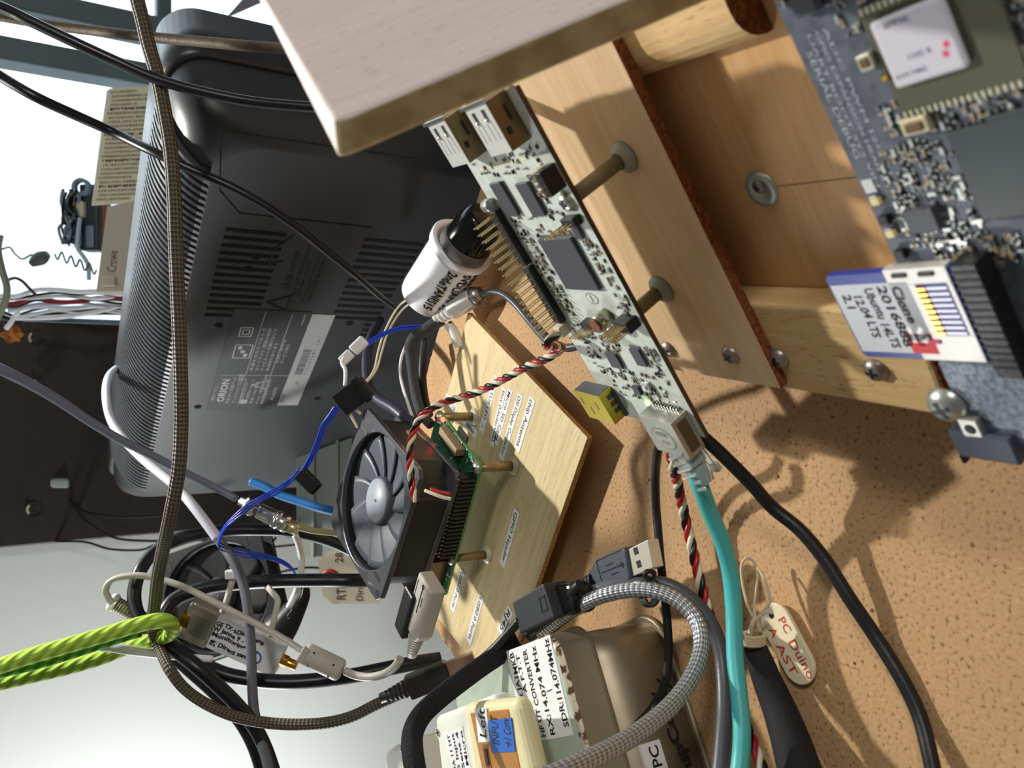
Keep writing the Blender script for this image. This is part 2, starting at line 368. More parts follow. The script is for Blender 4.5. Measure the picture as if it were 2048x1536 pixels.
bt = MB(); pr = [(-.016, -.0368), (.0176, -.0368)] + [(.0085 + .009 * math.cos(math.radians(a)), -.0362 + .009 * math.sin(math.radians(a))) for a in range(10, 91, 16)] + [(-.004 + .009 * math.cos(math.radians(a)), -.0362 + .009 * math.sin(math.radians(a))) for a in range(90, 171, 16)]
vs = [V((x, y, z)) for y in (-.084, .048) for x, z in pr]; n = len(pr)
bt.add(vs, [list(range(n)), [n + i for i in range(n)][::-1]], 1); k = 0
for i in range(n): bt.f.append([i, n + i, n + (i + 1) % n, (i + 1) % n]); bt.m.append(0); bt.sm.append(False)
part('cross_batten', bt, [RKY, RKE], rack)
SCR = mat('screw metal', (150, 140, 136), .4, .8)
def pan_screw(name, x, y, h, r, parent, m=SCR, rec=.0004, n=(0, 0, 1)):
    b = MB().lathe([(0, h + r * .55), (r * .45, h + r * .52), (r * .8, h + r * .33), (r, h), (r, h - .0003)], (x, y, 0), (0, 0, 1), 20)
    a = random.uniform(0, 1.5); q = MX.Rotation(a, 3, 'Z')
    b.box(-r * .5, r * .5, -r * .12, r * .12, h + r * .5, h + r * .57, 1, q, (x, y, 0)).box(-r * .12, r * .12, -r * .5, r * .5, h + r * .5, h + r * .57, 1, q, (x, y, 0))
    return part(name, b, [m, INKD], parent)
for x, y, h in ((.1067, -.004, -.0235), (.1079, -.036, -.0235), (.1085, .0125, -.0268), (.108, .047, -.0268)): pan_screw('screw', x, y, h, .0036, rack)
wsh = MB().lathe([(.0054, -.037), (.0052, -.0362), (.0034, -.036), (.0024, -.0368), (0, -.0369)], (.0567, .0241, 0), (0, 0, 1), 28)
wq = part('countersunk_washer', wsh, mat('pale zinc', (176, 184, 172), .45, .7), rack)
pan_screw('screw', .0557, .0235, -.0368, .0022, rack)
part('pencil_line', MB().box(.0563, .0566, .03, .062, -.037, -.03695), mat('pencil line', (120, 84, 52), .8), rack)

# --- white single board computer on standoffs
PCB = mat('white circuit board', (206, 214, 208), .5, col2=(196, 204, 196), nscale=300)
PCBE = mat('brown board edge', (74, 54, 36), .7)
pcd = thing('single_board_computer', 'long white circuit board with yellow and metal sockets held on standoffs over the wooden rack', 'circuit board', R)
bd = part('circuit_board', MB().prism([(.0008, -.0015), (.0008, -.0515), (.1215, -.0525), (.1215, -.002)], -.0016, 0, 0, 1), [PCB, PCBE], pcd)
STD = mat('dull brass standoff', (136, 128, 100), .45, .35)
FLG = mat('grey nylon flange', (142, 146, 132), .5)
for x, y in ((.0345, -.0062), (.0812, -.0215), (.112, -.0455), (.008, -.046)):
    so = part('standoff', MB().cyl((x, y, -.0016), (x, y, -.0232), .0026, n=6), STD, pcd)
    MB().lathe([(.0026, -.0205), (.0048, -.0222), (.005, -.0234), (0, -.0234)], (x, y, 0), (0, 0, 1), 20).build('flange', FLG, so)
    if x < .1: pan_screw('screw', x, y, .0003, .003, pcd, mat('steel screw', (190, 188, 184), .35, .8))
USBW = mat('usb shell top', (216, 218, 214), .35, .3)  # metal top, its bright reflections put into a pale colour
USBS = mat('usb side wood reflection', (120, 104, 78), .3, .9)  # metal side, coloured brown for the wood it reflects
for y0, y1 in ((-.0190, -.0062), (-.0465, -.0337)):
    b = MB().box(0, .0145, y0, y1, .0002, .0070, 1)
    b.box(0.0001, .0144, y0 + .0001, y1 - .0001, .0070, .0072, 0)
    for yy in (y0 + .0035, y1 - .0035):
        b.box(.0015, .0045, yy - .0010, yy + .0010, .0072, .00725, 2); b.ball((.0046, yy, .0073), .0008, 3, 8)
        for dy in (-.0014, .0014): b.box(.0055, .0105, yy + dy - .0001, yy + dy + .0001, .0072, .00724, 2)
    b.box(.003, .0075, y1, y1 + .0001, .0022, .0032, 2).box(.0085, .0105, y1, y1 + .0002, .0042, .0055, 2)
    up = part('usb_port', b, [USBW, USBS, INKD, MET], pcd)
    b = MB().box(-.0010, 0, y0 - .0012, y1 + .0012, .0002, .0080, 0).box(-.0012, -.0009, y0 + .0006, y1 - .0006, .0010, .0064, 1)
    b.build('port_flange', [MET, INKD], up)
def chip(x0, x1, y0, y1, h, pins=0, ax='y', name='chip'):
    b = MB().box(x0, x1, y0, y1, .0003, h, 0)
    c = part(name, b, CHIP, pcd, bevel=.0002)
    if pins:
        p = MB()
        for i in range(pins):
            if ax in ('y', 'b'):
                t = x0 + (x1 - x0) * (i + .5) / pins
                for ya, yb in ((y0 - .0009, y0), (y1, y1 + .0009)): p.box(t - .00012, t + .00012, ya, yb, .0001, .0004)
            if ax in ('x', 'b'):
                t = y0 + (y1 - y0) * (i + .5) / pins
                for xa, xb in ((x0 - .0009, x0), (x1, x1 + .0009)): p.box(xa, xb, t - .00012, t + .00012, .0001, .0004)
        p.build('chip_legs', TIN, c)
    return c
chip(.0245, .0366, -.0428, -.0355, .0013, 22); chip(.0262, .0376, -.0272, -.0198, .0013, 22)
chip(.0455, .0642, -.0325, -.0132, .0014, 30, 'b')
chip(.0905, .0965, -.0325, -.0262, .0012, 12, 'b'); chip(.0868, .0934, -.016, -.0108, .0012, 12, 'x'); chip(.0425, .0462, -.0105, -.0068, .0012, 8, 'x')
chip(.1035, .107, -.0268, -.0232, .0016, 0)
def header(x0, x1, y0, y1, nx, ny, hb=.0026, hp=.0105, clear=True):
    h = part('pin_header', MB().box(x0, x1, y0, y1, 0, hb), BLK, pcd, bevel=.0003); pm = None
    for i in range(nx):
        for j in range(ny):
            x = x0 + (x1 - x0) * (i + .5) / nx; y = y0 + (y1 - y0) * (j + .5) / ny
            if pm is None:
                q = MB().box(-.00023, .00023, -.00023, .00023, hb, hp).build('header_pin', PIN, h, bevel=.00015); pm = q.data
            else: q = q.copy(); COL.objects.link(q)
            q.location = (x, y, 0)
    return h
header(.0335, .0545, -.0515, -.0468, 8, 2); header(.0555, .0785, -.0515, -.0468, 9, 2)
header(.0763, .0795, -.0325, -.0238, 1, 5, .0035, .0098); header(.0735, .0775, -.0105, -.0033, 2, 5, .0045, .0105)
header(.0385, .0415, -.0105, -.0035, 1, 3, .003, .0105); header(.0225, .0300, -.0060, -.0022, 4, 1, .0055, .0075)
b = MB().box(.0225, .030, -.0102, -.0062, 0, .0034)
for i in range(4): b.box(.0233 + i * .0018, .0239 + i * .0018, -.0103, -.0060, .0033, .0042, 1)
part('jumper_socket', b, [mat('cream connector', (214, 206, 176), .5), BLK], pcd, bevel=.0002)
b = MB().box(.0795, .0835, -.0520, -.0478, 0, .004).box(.0803, .0827, -.0512, -.0486, .004, .0048, 1)
part('wire_socket', b, [mat('cream connector', (214, 206, 176), .5), TIN], pcd, bevel=.0003)
b = MB().cyl((.0316, -.0478, .0012), (.0316, -.0530, .0012), .0022, n=14).cyl((.0316, -.0522, .0012), (.0316, -.0545, .0012), .0009, n=10)
part('antenna_jack', b, TIN, pcd)
b = MB().cyl((.0748, -.0185, 0), (.0748, -.0185, .0052), .0029, n=18).cyl((.0748, -.0185, .0052), (.0748, -.0185, .006), .0024, n=18, mi=1)
part('capacitor', b, [mat('capacitor metal', (176, 172, 150), .3, .9), mat('capacitor brown top', (126, 70, 50), .4)], pcd)
YEL = mat('gold yellow socket', (198, 178, 66), .35, .55)
b = MB().box(.1075, .1205, -.0605, -.0435, .0002, .0062, 0).box(.1073, .1075, -.0600, -.0440, .0004, .0060, 1)
for xx, yy in ((.110, -.058), (.114, -.0545), (.111, -.049)): b.box(xx, xx + .0035, yy, yy + .0006, .0062, .0063, 1)
for xx in (.1095, .1125, .1155): b.box(xx, xx + .0018, -.0435, -.0433, .0008, .0036, 1)
b.box(.109, .1205, -.0445, -.0425, 0, .0012, 1)
part('video_socket', b, [YEL, mat('dark socket mouth', (76, 78, 80), .4)], pcd, bevel=.0003)
ES = mat('ethernet socket metal', (168, 168, 158), .32, .7)
b = MB().box(.1105, .1255, -.0215, -.0045, .0002, .0072, 0)
b.box(.1120, .1240, -.0045, -.0044, .0014, .0056, 1)
eth = part('network_socket', b, [ES, mat('socket side opening', (92, 84, 62), .4, .5)], pcd, bevel=.0003)
lb = MB().prism(ell(.1185, -.0132, .0052, .0058), .0072, .0073, 0).prism(ell(.1185, -.0132, .0047, .0053), .0073, .00734, 1).prism(ell(.1185, -.0132, .0044, .0050), .00734, .00738, 0)
lb.text('HOO81', .0028, (.1175, -.0162, .0075), (0, 1, 0), (-1, 0, 0), 1, width=.006).text('X X X', .0022, (.1208, -.0150, .0075), (0, 1, 0), (-1, 0, 0), 1, width=.004)
lb.build('stamp', [ES, mat('stamp grey', (92, 94, 92), .6)], eth)
b = MB()
for i in range(9): b.box(.1094, .1104, -.0195 + i * .0015, -.0190 + i * .0015, .0001, .0016)
part('socket_legs', b, TIN, pcd)
part('status_lamp', MB().box(.1108, .1122, -.0252, -.0240, 0, .0007), GLO, pcd)
part('push_button', MB().box(.1010, .1045, -.0200, -.0165, 0, .0016).cyl((.1028, -.0182, .0016), (.1028, -.0182, .0022), .0009, mi=1), [MET, WHT], pcd)
# tiny soldered parts nobody could count
smd = MB(); rnd = random.Random(3)
def scatter(b, x0, x1, y0, y1, n, hz=0, sc=1):
    for _ in range(n):
        x, y = rnd.uniform(x0, x1), rnd.uniform(y0, y1); a, c = (.0005 * sc, .00028 * sc) if rnd.random() < .5 else (.00028 * sc, .0005 * sc)
        k = rnd.choice((0, 0, 1, 2)); h = hz + rnd.uniform(.0003, .0007)
        b.box(x - a, x + a, y - c, y + c, hz, h, k)
        if a > c: b.box(x - a - .0002, x - a, y - c, y + c, hz, h, 1).box(x + a, x + a + .0002, y - c, y + c, hz, h, 1)
        else: b.box(x - a, x + a, y - c - .0002, y - c, hz, h, 1).box(x - a, x + a, y + c, y + c + .0002, hz, h, 1)
for z in ((.017, .023, -.048, -.004, 34), (.036, .076, -.0455, -.037, 95), (.0425, .0455, -.035, -.012, 16), (.066, .074, -.010, -.003, 16), (.047, .064, -.0085, -.0035, 34),
          (.084, .101, -.046, -.036, 22), (.0835, .090, -.033, -.022, 26), (.098, .104, -.040, -.005, 44), (.0855, .100, -.0100, -.003, 30), (.080, .086, -.046, -.034, 18), (.104, .110, -.040, -.005, 34), (.036, .043, -.033, -.014, 8), (.024, .040, -.0195, -.0115, 24)):
    scatter(smd, *z)
o = part('soldered_parts', smd, [INKD, TIN, mat('smd tan', (150, 132, 100), .5)], pcd); o['kind'] = 'stuff'
b = MB().box(.0195, .0200, -.046, -.013, 0, .0001, 0).box(.068, .0683, -.0065, -.0025, 0, .0001, 0)
for i in range(12): b.box(.0665 + i * .0012, .0668 + i * .0012, -.0440 + i * .0001, -.0385, 0, .00005, 1)
for i in range(7): b.box(.0485 + i * .0017, .0492 + i * .0017, -.0102, -.0082, 0, .00005, 1)
for i in range(3): b.box(.066, .0775, -.0085 + i * .0011, -.0082 + i * .0011, 0, .00005, 1) if i else None
b.prism(ell(.0685, -.0225, .0022, .0034, 20), 0, .00005, 2).prism(ell(.0685, -.0225, .0018, .003, 20), .00005, .0001, 3).box(.0672, .0698, -.0229, -.0221, .0001, .00015, 1)
part('board_print', b, [mat('pale yellow line', (226, 220, 160), .6), mat('print grey', (110, 116, 110), .6), mat('print ring', (120, 124, 120), .6), PCB], pcd)

# --- grey board with the memory card
G0 = R.P(.0075, .0676, -.0195); GX = R.P(.0914, .0742, -.0195) - G0
G = Fr(G0, GX, EY)
gpc = thing('single_board_computer', 'blue grey circuit board with white module can and card slot, nearest the camera', 'circuit board', G)
GPB = mat('grey blue circuit board', (92, 98, 112), .5, col2=(78, 84, 98), nscale=260, sharp=(.45, .55))
part('circuit_board', MB().prism([(-.03, 0), (.112, 0), (.112, .085), (-.03, .085)], -.0016, 0, 0, 1), [GPB, PCBE], gpc)
for x, y in ((.07, .028), (.02, .06)): part('standoff', MB().cyl((x, y, -.0016), (x, y, -.0174), .0028, n=6), STD, gpc)
p = MB(); rnd = random.Random(11)
for zz in ((-.02, .012, .010, .05, 140), (.012, .036, .034, .06, 110), (.026, .036, .012, .034, 90), (.036, .058, .006, .022, 150), (.057, .064, .010, .045, 110), (-.02, .004, .0, .012, 30), (.04, .075, .036, .06, 90)): scatter(p, *zz, 0, 1.25)
o = part('soldered_parts', p, [INKD, mat('bright solder', (186, 188, 184), .35, .7), mat('smd tan', (150, 132, 100), .5)], gpc); o['kind'] = 'stuff'
p = MB()
PG = mat('board print grey', (176, 184, 192), .6)
p.text('SERIAL DEBUG', .0020, (.012, .0018, .0001), (1, 0, 0), (0, 1, 0), 0, .024)
for k, (yy, t) in enumerate(((.0036, 'UART BOOT SYS VIN'), (.0056, 'GPIO EXPANSION HEADER'), (.0076, 'ADC PWM I2C SPI'))): p.text(t, .0014, (.009, yy, .0001), (1, 0, 0), (0, 1, 0), 0, .034)
for i in range(10): p.box(.0385 + i * .0001, .056, .0118 + i * .00105, .0119 + i * .00105, .0001, .00012, 0)
p.box(.041, .044, .0008, .0034, 0, .0004, 1)
part('board_print', p, [PG, mat('white pad', (206, 210, 208), .5)], gpc)
MOD = mat('module green', (84, 84, 64), .6)
b = MB().box(.0085, .030, .0165, .040, .0002, .001, 0)
for i in range(18): b.box(.0288, .0300, .0170 + i * .00125, .0176 + i * .00125, .001, .0013, 1).box(.0085, .0097, .0170 + i * .00125, .0176 + i * .00125, .001, .0013, 1)
mo = part('wireless_module', b, [MOD, mat('solder pads', (196, 192, 172), .4, .5)], gpc)
mc = MB().box(.0112, .0240, .0185, .0325, .001, .0024).build('module_can', mat('module can', (214, 210, 222), .45), mo, bevel=.0008)
t = MB().text('AMPAK', .0017, (.0131, .0212, .00245), (0, 1, 0), (-1, 0, 0), 0, .005).text('1345 R', .0015, (.0195, .0230, .00245), (0, 1, 0), (-1, 0, 0), 0, .0048).text('A210 74802', .0012, (.0222, .0195, .00245), (0, 1, 0), (-1, 0, 0), 0, .0062)
t.prism(ell(.0190, .0305, .0006, .0006, 12), .0024, .00246, 1).prism(ell(.0205, .0298, .0006, .0006, 12), .0024, .00246, 1)
t.build('lettering', [mat('stamp blue', (92, 96, 140), .6), mat('pink stamp', (226, 80, 110), .6)], mc)
part('antenna_socket', MB().box(.0205, .0222, .0166, .0182, .001, .002).cyl((.0213, .0174, .002), (.0213, .0174, .0026), .0005, mi=1), [MOD, GLD], gpc)
b = MB().box(.0345, .0530, .0235, .046, .0002, .0016)
part('chip', b, mat('dark green chip', (44, 56, 58), .4), gpc, bevel=.0002)
part('chip', MB().box(.0335, .0372, .0310, .050, .0002, .0014), mat('dark green chip', (44, 56, 58), .4), gpc, bevel=.0002)
for x0, y0, x1, y1 in ((.0485, .0082, .0538, .0150), (.001, .005, .0055, .010)): part('chip', MB().box(x0, x1, y0, y1, .0002, .0022), CHIP, gpc, bevel=.0002)
for x in (.0405 + .0045, .0535 - .0005): part('status_lamp', MB().box(x, x + .0018, .0014, .0036, 0, .0012).box(x - .0006, x, .0014, .0036, 0, .0012, 1), [mat('pale lamp', (226, 210, 150), .4), TIN], gpc, bevel=.0003)
for x in (.0492, .0578): part('inductor', MB().box(x, x + .0022, .0016, .0040, 0, .0016), INKD, gpc, bevel=.0003)
part('capacitor', MB().box(.0160, .0190, .0130, .0160, 0, .002).box(.0166, .0184, .0136, .0154, .002, .0023, 1), [mat('solder pads', (196, 192, 172), .4, .5), mat('brown ceramic', (104, 76, 40), .5)], gpc, bevel=.0003)
part('coil', MB().box(.0300, .0332, .0160, .0215, 0, .0022).box(.0308, .0326, .0170, .0205, .0022, .0026, 1), [mat('coil tan', (198, 186, 156), .4, .4), mat('brown ceramic', (104, 76, 40), .5)], gpc, bevel=.0004)
SH = mat('slot sheet metal', (206, 204, 198), .45, .35)
b = MB().box(.0615, .0655, -.002, .0130, .0002, .0028).box(.0655, .0790, -.002, .0045, .0002, .0028).box(.0790, .0860, -.002, .0130, .0002, .0028).box(.0655, .0790, .0118, .0130, .0002, .0028)
b.box(.0625, .0635, .0000, .0035, .0028, .0032, 1).box(.0625, .0635, .0065, .0100, .0028, .0032, 1).box(.0802, .0812, .0015, .0045, .0028, .0031, 2)
for i in range(9):
    x = .0662 + i * .00145; b.box(x, x + .0008, .0045, .0068, .0028, .0033, 3).box(x, x + .0008, .0068, .0118, .0028, .0031, 4)
b.box(.0655, .0790, .0045, .0118, .0004, .0010, 5)
slot = part('card_slot', b, [SH, INKD, mat('pink mark', (196, 60, 90), .5), GLD, mat('pale contact', (196, 196, 214), .4, .3), mat('slot blue', (70, 74, 120), .5)], gpc, bevel=.0001)
b = MB().box(.0600, .0880, .0160, .0215, .0002, .0052, 0)
for i in range(14): b.box(.0615 + i * .0018, .0624 + i * .0018, .0158, .0217, .0030, .0055, 0)
part('ribbed_connector', b, BLK, gpc, bevel=.0003)
b = MB().box(.0862, .1115, .001, .022, .0002, .003, 0)
part('shield_plate', b, mat('blue grey shield', (88, 96, 112), .5, .3, col2=(128, 136, 150), nscale=900), gpc, bevel=.0008)
pan_screw('screw', .0985, -.0010, .0035, .0048, gpc, mat('bright screw', (176, 180, 176), .35, .8))
b = MB().box(.1010, .1070, .001, .006, .003, .005, 0).cyl((.104, .0036, .0045), (.104, .0036, .0053), .0014, mi=1)
part('bracket', b, [ES, INKD], gpc, bevel=.001)
b = MB().box(.1055, .1135, -.003, .012, -.003, .0050, 0).box(.114, .117, -.0042, -.003, .001, .004, 1)
part('side_connector', b, [mat('blue grey block', (54, 62, 78), .5), INKD], gpc, bevel=.001)

# --- memory card pushed into the slot
SDF = Fr(G.P(.0620, -.0187, .0006), G.x, G.y)
sd = thing('memory_card', 'blue memory card with handwritten white label half inserted in the grey board slot', 'memory card', SDF)
part('card_body', MB().prism([(0, .001), (.001, 0), (.023, 0), (.024, .001), (.024, .032), (0, .032)], 0, .0021), mat('blue card', (44, 62, 148), .4), sd, bevel=.0002)
lb = part('label', MB().box(.0028, .0222, .0006, .0215, .0021, .0022), mat('card label', (206, 210, 220), .5), sd)
t = MB()
for i, (s_, y, w, st) in enumerate((('Clone  10', .0172, .0165, .004), ('2016888', .0135, .0170, .0038), ('Ubuntu 14LTS', .0098, .0170, .0042), ('12.04 LTS', .0060, .0125, .0058), ('2.1', .0028, .004, .0058))):
    t.text(s_, .0034, (st - .0004, y, .00225), (1, 0, 0), (0, 1, 0), 0, w, bold=.00009, wob=.06)
t.box(.0165, .0222, .0150, .0215, .0022, .00225, 1).box(.0166, .0185, .0152, .0213, .00225, .0023, 0).text('16', .0056, (.0188, .0155, .0023), (0, 1, 0), (-1, 0, 0), 2, .0052, bold=.0003)
t.v = t.v
t.build('lettering', [INK, REDP, WHT], lb)

# --- blurred plank close to the camera
K = .69
QF = Fr(CP + (CX * -.047 + CY * -.070 + CZ * .212) * K, CX * -.439 + CY * -.718 + CZ * .541, CX * .889 + CY * -.435 + CZ * .144)
b = MB().prism([(-.0004, -.001), (.10, -.001), (.10, .125), (-.0004, .125)], 0, .0082, 0, 1, )
o = MB()
pts = [(.0, .0), (-.0006, .003), (.0, .112), (.10, .112), (.10, .0)]
n = len(pts); o = MB().add([V((x, y, 0)) for x, y in pts] + [V((x, y + ((.011 if x > .01 else -.0022) if y < .01 else 0), .0085)) for x, y in pts], [list(range(n))[::-1], [n + i for i in range(n)]], 0)
for i in range(n): o.f.append([i, (i + 1) % n, n + (i + 1) % n, n + i]); o.m.append(1 if i < 2 else 0); o.sm.append(False)
o = o.build('wooden_plank', [wood('pinkish plank face', (232, 218, 212), (222, 204, 196), (190, 168, 156), (60, 4, 60), 6., .6, .5), mat('plank sawn edge', (196, 172, 130), .8, col2=(172, 146, 102), nscale=140)], bevel=.0012, seg=3)
o.matrix_world = QF.M(); tag(o, 'pale blurred wooden plank reaching in over the metal sockets, nearest the camera', 'plank')
# ------------------------------------------------------------------ television
TVO = V((.174, .469, .164)); TVX = V((-.575, .818, 0)).normalized(); TVN = V((-.818, -.575, 0)).normalized()
TV = Fr(TVO, TVX, TVN.cross(TVX)); 
if TV.z.dot(TVN) < 0: TV = Fr(TVO, TVX, -TVN.cross(TVX))
# local: x to the far side, y = vertical (sign below), z = out of the back
YS = 1 if TV.y.z > 0 else -1
TVP = mat('television back plastic', (45, 48, 52), .42, bump=.12, bscale=1600)
TVB = mat('television bezel', (40, 42, 46), .35, bump=.1, bscale=1200)
tv = thing('television', 'dark grey television seen from behind with vent slots and printed plate', 'television', TV)
def ty(z): return z * YS
X0, X1, Z1, Z0 = -.012, .462, 0., -.325
def ring(l, r_, t_, b_, h, rad, n=8):
    return [V((x, ty(y), h)) for x, y in rr(X0 + l, X1 - r_, Z0 + b_, Z1 - t_, rad, n)]
prof = [(0, 0, 0, 0, -.040, .022), (0, 0, 0, 0, -.002, .022), (.002, .002, .002, .002, .001, .022)]
def loft(mb, rings, mi=0, cap=(True, True), smooth=True):
    n = len(rings[0]); vs = [v for r_ in rings for v in r_]; fs = []
    for j in range(len(rings) - 1):
        for i in range(n):
            q = (j * n + i, j * n + (i + 1) % n, (j + 1) * n + (i + 1) % n, (j + 1) * n + i); fs.append(q if YS > 0 else q[::-1])
    mb.add(vs, fs, mi, smooth); k = len(mb.v) - len(vs)
    for c, s0, rev in ((cap[0], 0, True), (cap[1], (len(rings) - 1) * n, False)):
        if c:
            f = [k + s0 + i for i in range(n)]
            if rev == (YS > 0): f = f[::-1]
            mb.f.append(f); mb.m.append(mi); mb.sm.append(False)
    return mb
part('front_bezel', loft(MB(), [ring(*p_) for p_ in prof]), TVB, tv)
rings = []
for i in range(9):
    a = math.pi / 2 * i / 8; ins = 1 - math.cos(a); rings.append(ring(.004 + .020 * ins, .004 + .062 * ins, .004 + .022 * ins, .004 + .03 * ins, .001 + .043 * math.sin(a), .02 + .008 * ins))
part('back_cover', loft(MB(), rings, 0, (False, True)), TVP, tv)
ribs = MB(); PI = math.pi
for i in range(74):
    x = .024 + i * .00495; h0 = .002; pp = []
    lean = .010
    for j in range(12):
        a = j / 11 * PI / 2
        pp.append((x + lean * (1 - math.cos(a)), -(.0005 + .0245 * (1 - math.cos(a))), .003 + .0435 * math.sin(a)))
    w = .0024; vs = []
    for (px, pz, ph), a in zip(pp, [j / 11 * PI / 2 for j in range(12)]):
        nz, nh = math.cos(a), math.sin(a)      # outward of the bevel
        for s_, d_ in ((-1, -.003), (-1, .0022), (1, .0022), (1, -.003)): vs.append((px + s_ * w / 2, ty(pz + nz * d_), ph + nh * d_ * .6))
    fs = [(j * 4 + k_, j * 4 + (k_ + 1) % 4, j * 4 + 4 + (k_ + 1) % 4, j * 4 + 4 + k_) for j in range(11) for k_ in range(4)] + [(3, 2, 1, 0), (44, 45, 46, 47)]
    ribs.add(vs, fs, 0)
part('ventilation_ribs', ribs, mat('rib plastic', (66, 69, 74), .32), tv)  # paler than the cover, light on the ribs put into the colour
part('rib_gap_shade', loft(MB(), [[V((x, ty(z_), h_)) for x, z_, h_ in ((.030, z1, h1), (.394, z1, h1))] + [V((x, ty(z_ - .002), h_ - .002)) for x, z_, h_ in ((.394, z1, h1), (.030, z1, h1))] for z1, h1 in [(-(.0003 + .0235 * (1 - math.cos(a))) + .0008, .0030 + .0425 * math.sin(a) + .0003) for a in [j / 11 * PI / 2 for j in range(12)]]], 0, (True, True)), INKD, tv)  # dark strip added behind the ribs for the shade in the gaps
HB_ = .0442
SL = mat('deep vent shadow plastic', (6, 6, 7), .9)
s = MB(); s2_ = MB()
def slot_(x, za, zb, w=.0026, mb=s): mb.box(x - w / 2, x + w / 2, min(ty(za), ty(zb)), max(ty(za), ty(zb)), HB_ - .0005, HB_ + .0001)
for i in range(13):
    x = .158 - i * .0068; slot_(x, -.040, -.0745 - i * .0002)
    slot_(x - .003, -.128 - .0 * i, -.163 - i * .0006, mb=s2_)
for i in range(4): slot_(.156 + i * .0062, -.155, -.167, mb=s2_)
part('upper_vent_slots', s, SL, tv); part('lower_vent_slots', s2_, SL, tv); s = MB()
for i in range(20):
    x = .283 + i * .0050; slot_(x, -.040 - max(0, i - 14) * .001, -.170 + i * .0016, .0022)
part('side_vent_slots', s, SL, tv); s = MB()
for x, z_ in ((.169, -.051), (.271, -.051), (.261, -.144), (.161, -.143), (.110, -.060), (.098, -.062)): s.prism(ell(x, ty(z_), .0024, .0028, 10), HB_ - .0003, HB_ + .0002)
part('screw_recesses', s, SL, tv)
s = MB()
for p_, q_ in (((-.01, -.022), (.045, -.041)), ):
    for a, b in (((.004, -.026), (.046, -.032)), ((.046, -.032), (.062, -.046)), ((.004, -.026), (.002, -.14)), ((.062, -.046), (.062, -.13))):
        d_ = V((b[0] - a[0], b[1] - a[1], 0)); nn = V((-d_.y, d_.x, 0)).normalized() * .0003
        s.prism([(a[0] + nn.x, ty(a[1] + nn.y)), (b[0] + nn.x, ty(b[1] + nn.y)), (b[0] - nn.x, ty(b[1] - nn.y)), (a[0] - nn.x, ty(a[1] - nn.y))], HB_ - .0002, HB_ + .0001)
part('panel_seam', s, SL, tv)
pl = part('rating_plate', MB().box(.150, .276, min(ty(-.058), ty(-.112)), max(ty(-.058), ty(-.112)), HB_ - .0002, HB_ + .0002), mat('rating plate plastic', (41, 44, 47), .5), tv)
# seen from behind, print reads from the far side towards the near side (-x)
RX, RU, HP = V((-1, 0, 0)), V((0, YS, 0)), HB_ + .00025
t = MB()
def tx(s_, size, x, z_, w=None, bold=0, mb=t, mi=0, h=HP): mb.text(s_, size, (x, ty(z_), h), RX, RU, mi, w, bold=bold)
tx('液晶カラーテレビ', .0030, .262, -.0615, .020); tx('ORION', .0075, .264, -.0690, .031, .0002); tx('形名 DTV 液晶テレビ', .0034, .266, -.0735, .036); tx('アンテナ入力 75Ω 形', .0038, .2665, -.0785, .036)
tx('定格電圧 DC12V', .0026, .267, -.0835, .03); tx('定格消費電力 34W  7.4', .0026, .267, -.0875, .034); tx('質量 3.2kg 年間', .0026, .267, -.0915, .03); tx('オリオン電機株式会社', .0030, .268, -.0965, .042); tx('福井県越前市家久町', .0026, .268, -.1005, .036); tx('BLAXX', .0038, .262, -.1075, .018)
tx('本機を水などでぬらさ', .0030, .222, -.0835, .052); tx('ないで下さい 感電の原因', .0030, .222, -.0875, .052); tx('キャビネットを開けないで', .0030, .222, -.0915, .052); tx('高温部があります', .0026, .222, -.0955, .036)
tx('注意', .0052, .236, -.0790, .010); tx('お問い合わせ', .0030, .212, -.1005, .03); tx('サービス窓口', .0030, .212, -.1045, .024); tx('MADE', .0024, .165, -.1085, .012)
def ln(x0, z0, x1, z1, w=.0004, mb=t, mi=0):
    d_ = V((x1 - x0, z1 - z0, 0)); nn = V((-d_.y, d_.x, 0)).normalized() * w / 2
    mb.prism([(x0 + nn.x, ty(z0 + nn.y)), (x1 + nn.x, ty(z1 + nn.y)), (x1 - nn.x, ty(z1 - nn.y)), (x0 - nn.x, ty(z0 - nn.y))], HP - .0001, HP, mi)
ln(.226, -.0795, .152, -.0795); ln(.268, -.0985, .226, -.0985); ln(.226, -.0985, .152, -.0985); ln(.228, -.062, .228, -.112); ln(.268, -.081, .232, -.081)
for a, b in (((.206, -.066), (.190, -.066)), ((.190, -.066), (.190, -.078)), ((.190, -.078), (.206, -.078)), ((.206, -.078), (.206, -.066)), ((.180, -.066), (.170, -.066)), ((.170, -.066), (.170, -.0745)), ((.170, -.0745), (.180, -.0745)), ((.180, -.0745), (.180, -.066)), ((.1775, -.068), (.1725, -.068)), ((.1725, -.068), (.1725, -.0725)), ((.1725, -.0725), (.1775, -.0725)), ((.1775, -.0725), (.1775, -.068)),
             ((.2345, -.0985), (.2405, -.0870)), ((.2405, -.0870), (.2465, -.0985)), ((.2465, -.0985), (.2345, -.0985))): ln(*a, *b, .0008)
t.prism(ell(.198, ty(-.072), .0018, .0018, 14), HP - .0001, HP); t.prism(ell(.2025, ty(-.0745), .0022, .0016, 12), HP - .0001, HP).prism(ell(.1935, ty(-.0695), .0022, .0016, 12), HP - .0001, HP); t.prism(ell(.264, ty(-.0845), .003, .003, 16), HP - .0001, HP)
t.build('printing', INKG, pl)
sk = part('serial_sticker', MB().box(.152, .270, min(ty(-.1125), ty(-.1295)), max(ty(-.1125), ty(-.1295)), HB_ - .0001, HB_ + .0003), mat('grey white sticker', (176, 180, 180), .55), tv)
t = MB(); x = .226; rb = random.Random(5)
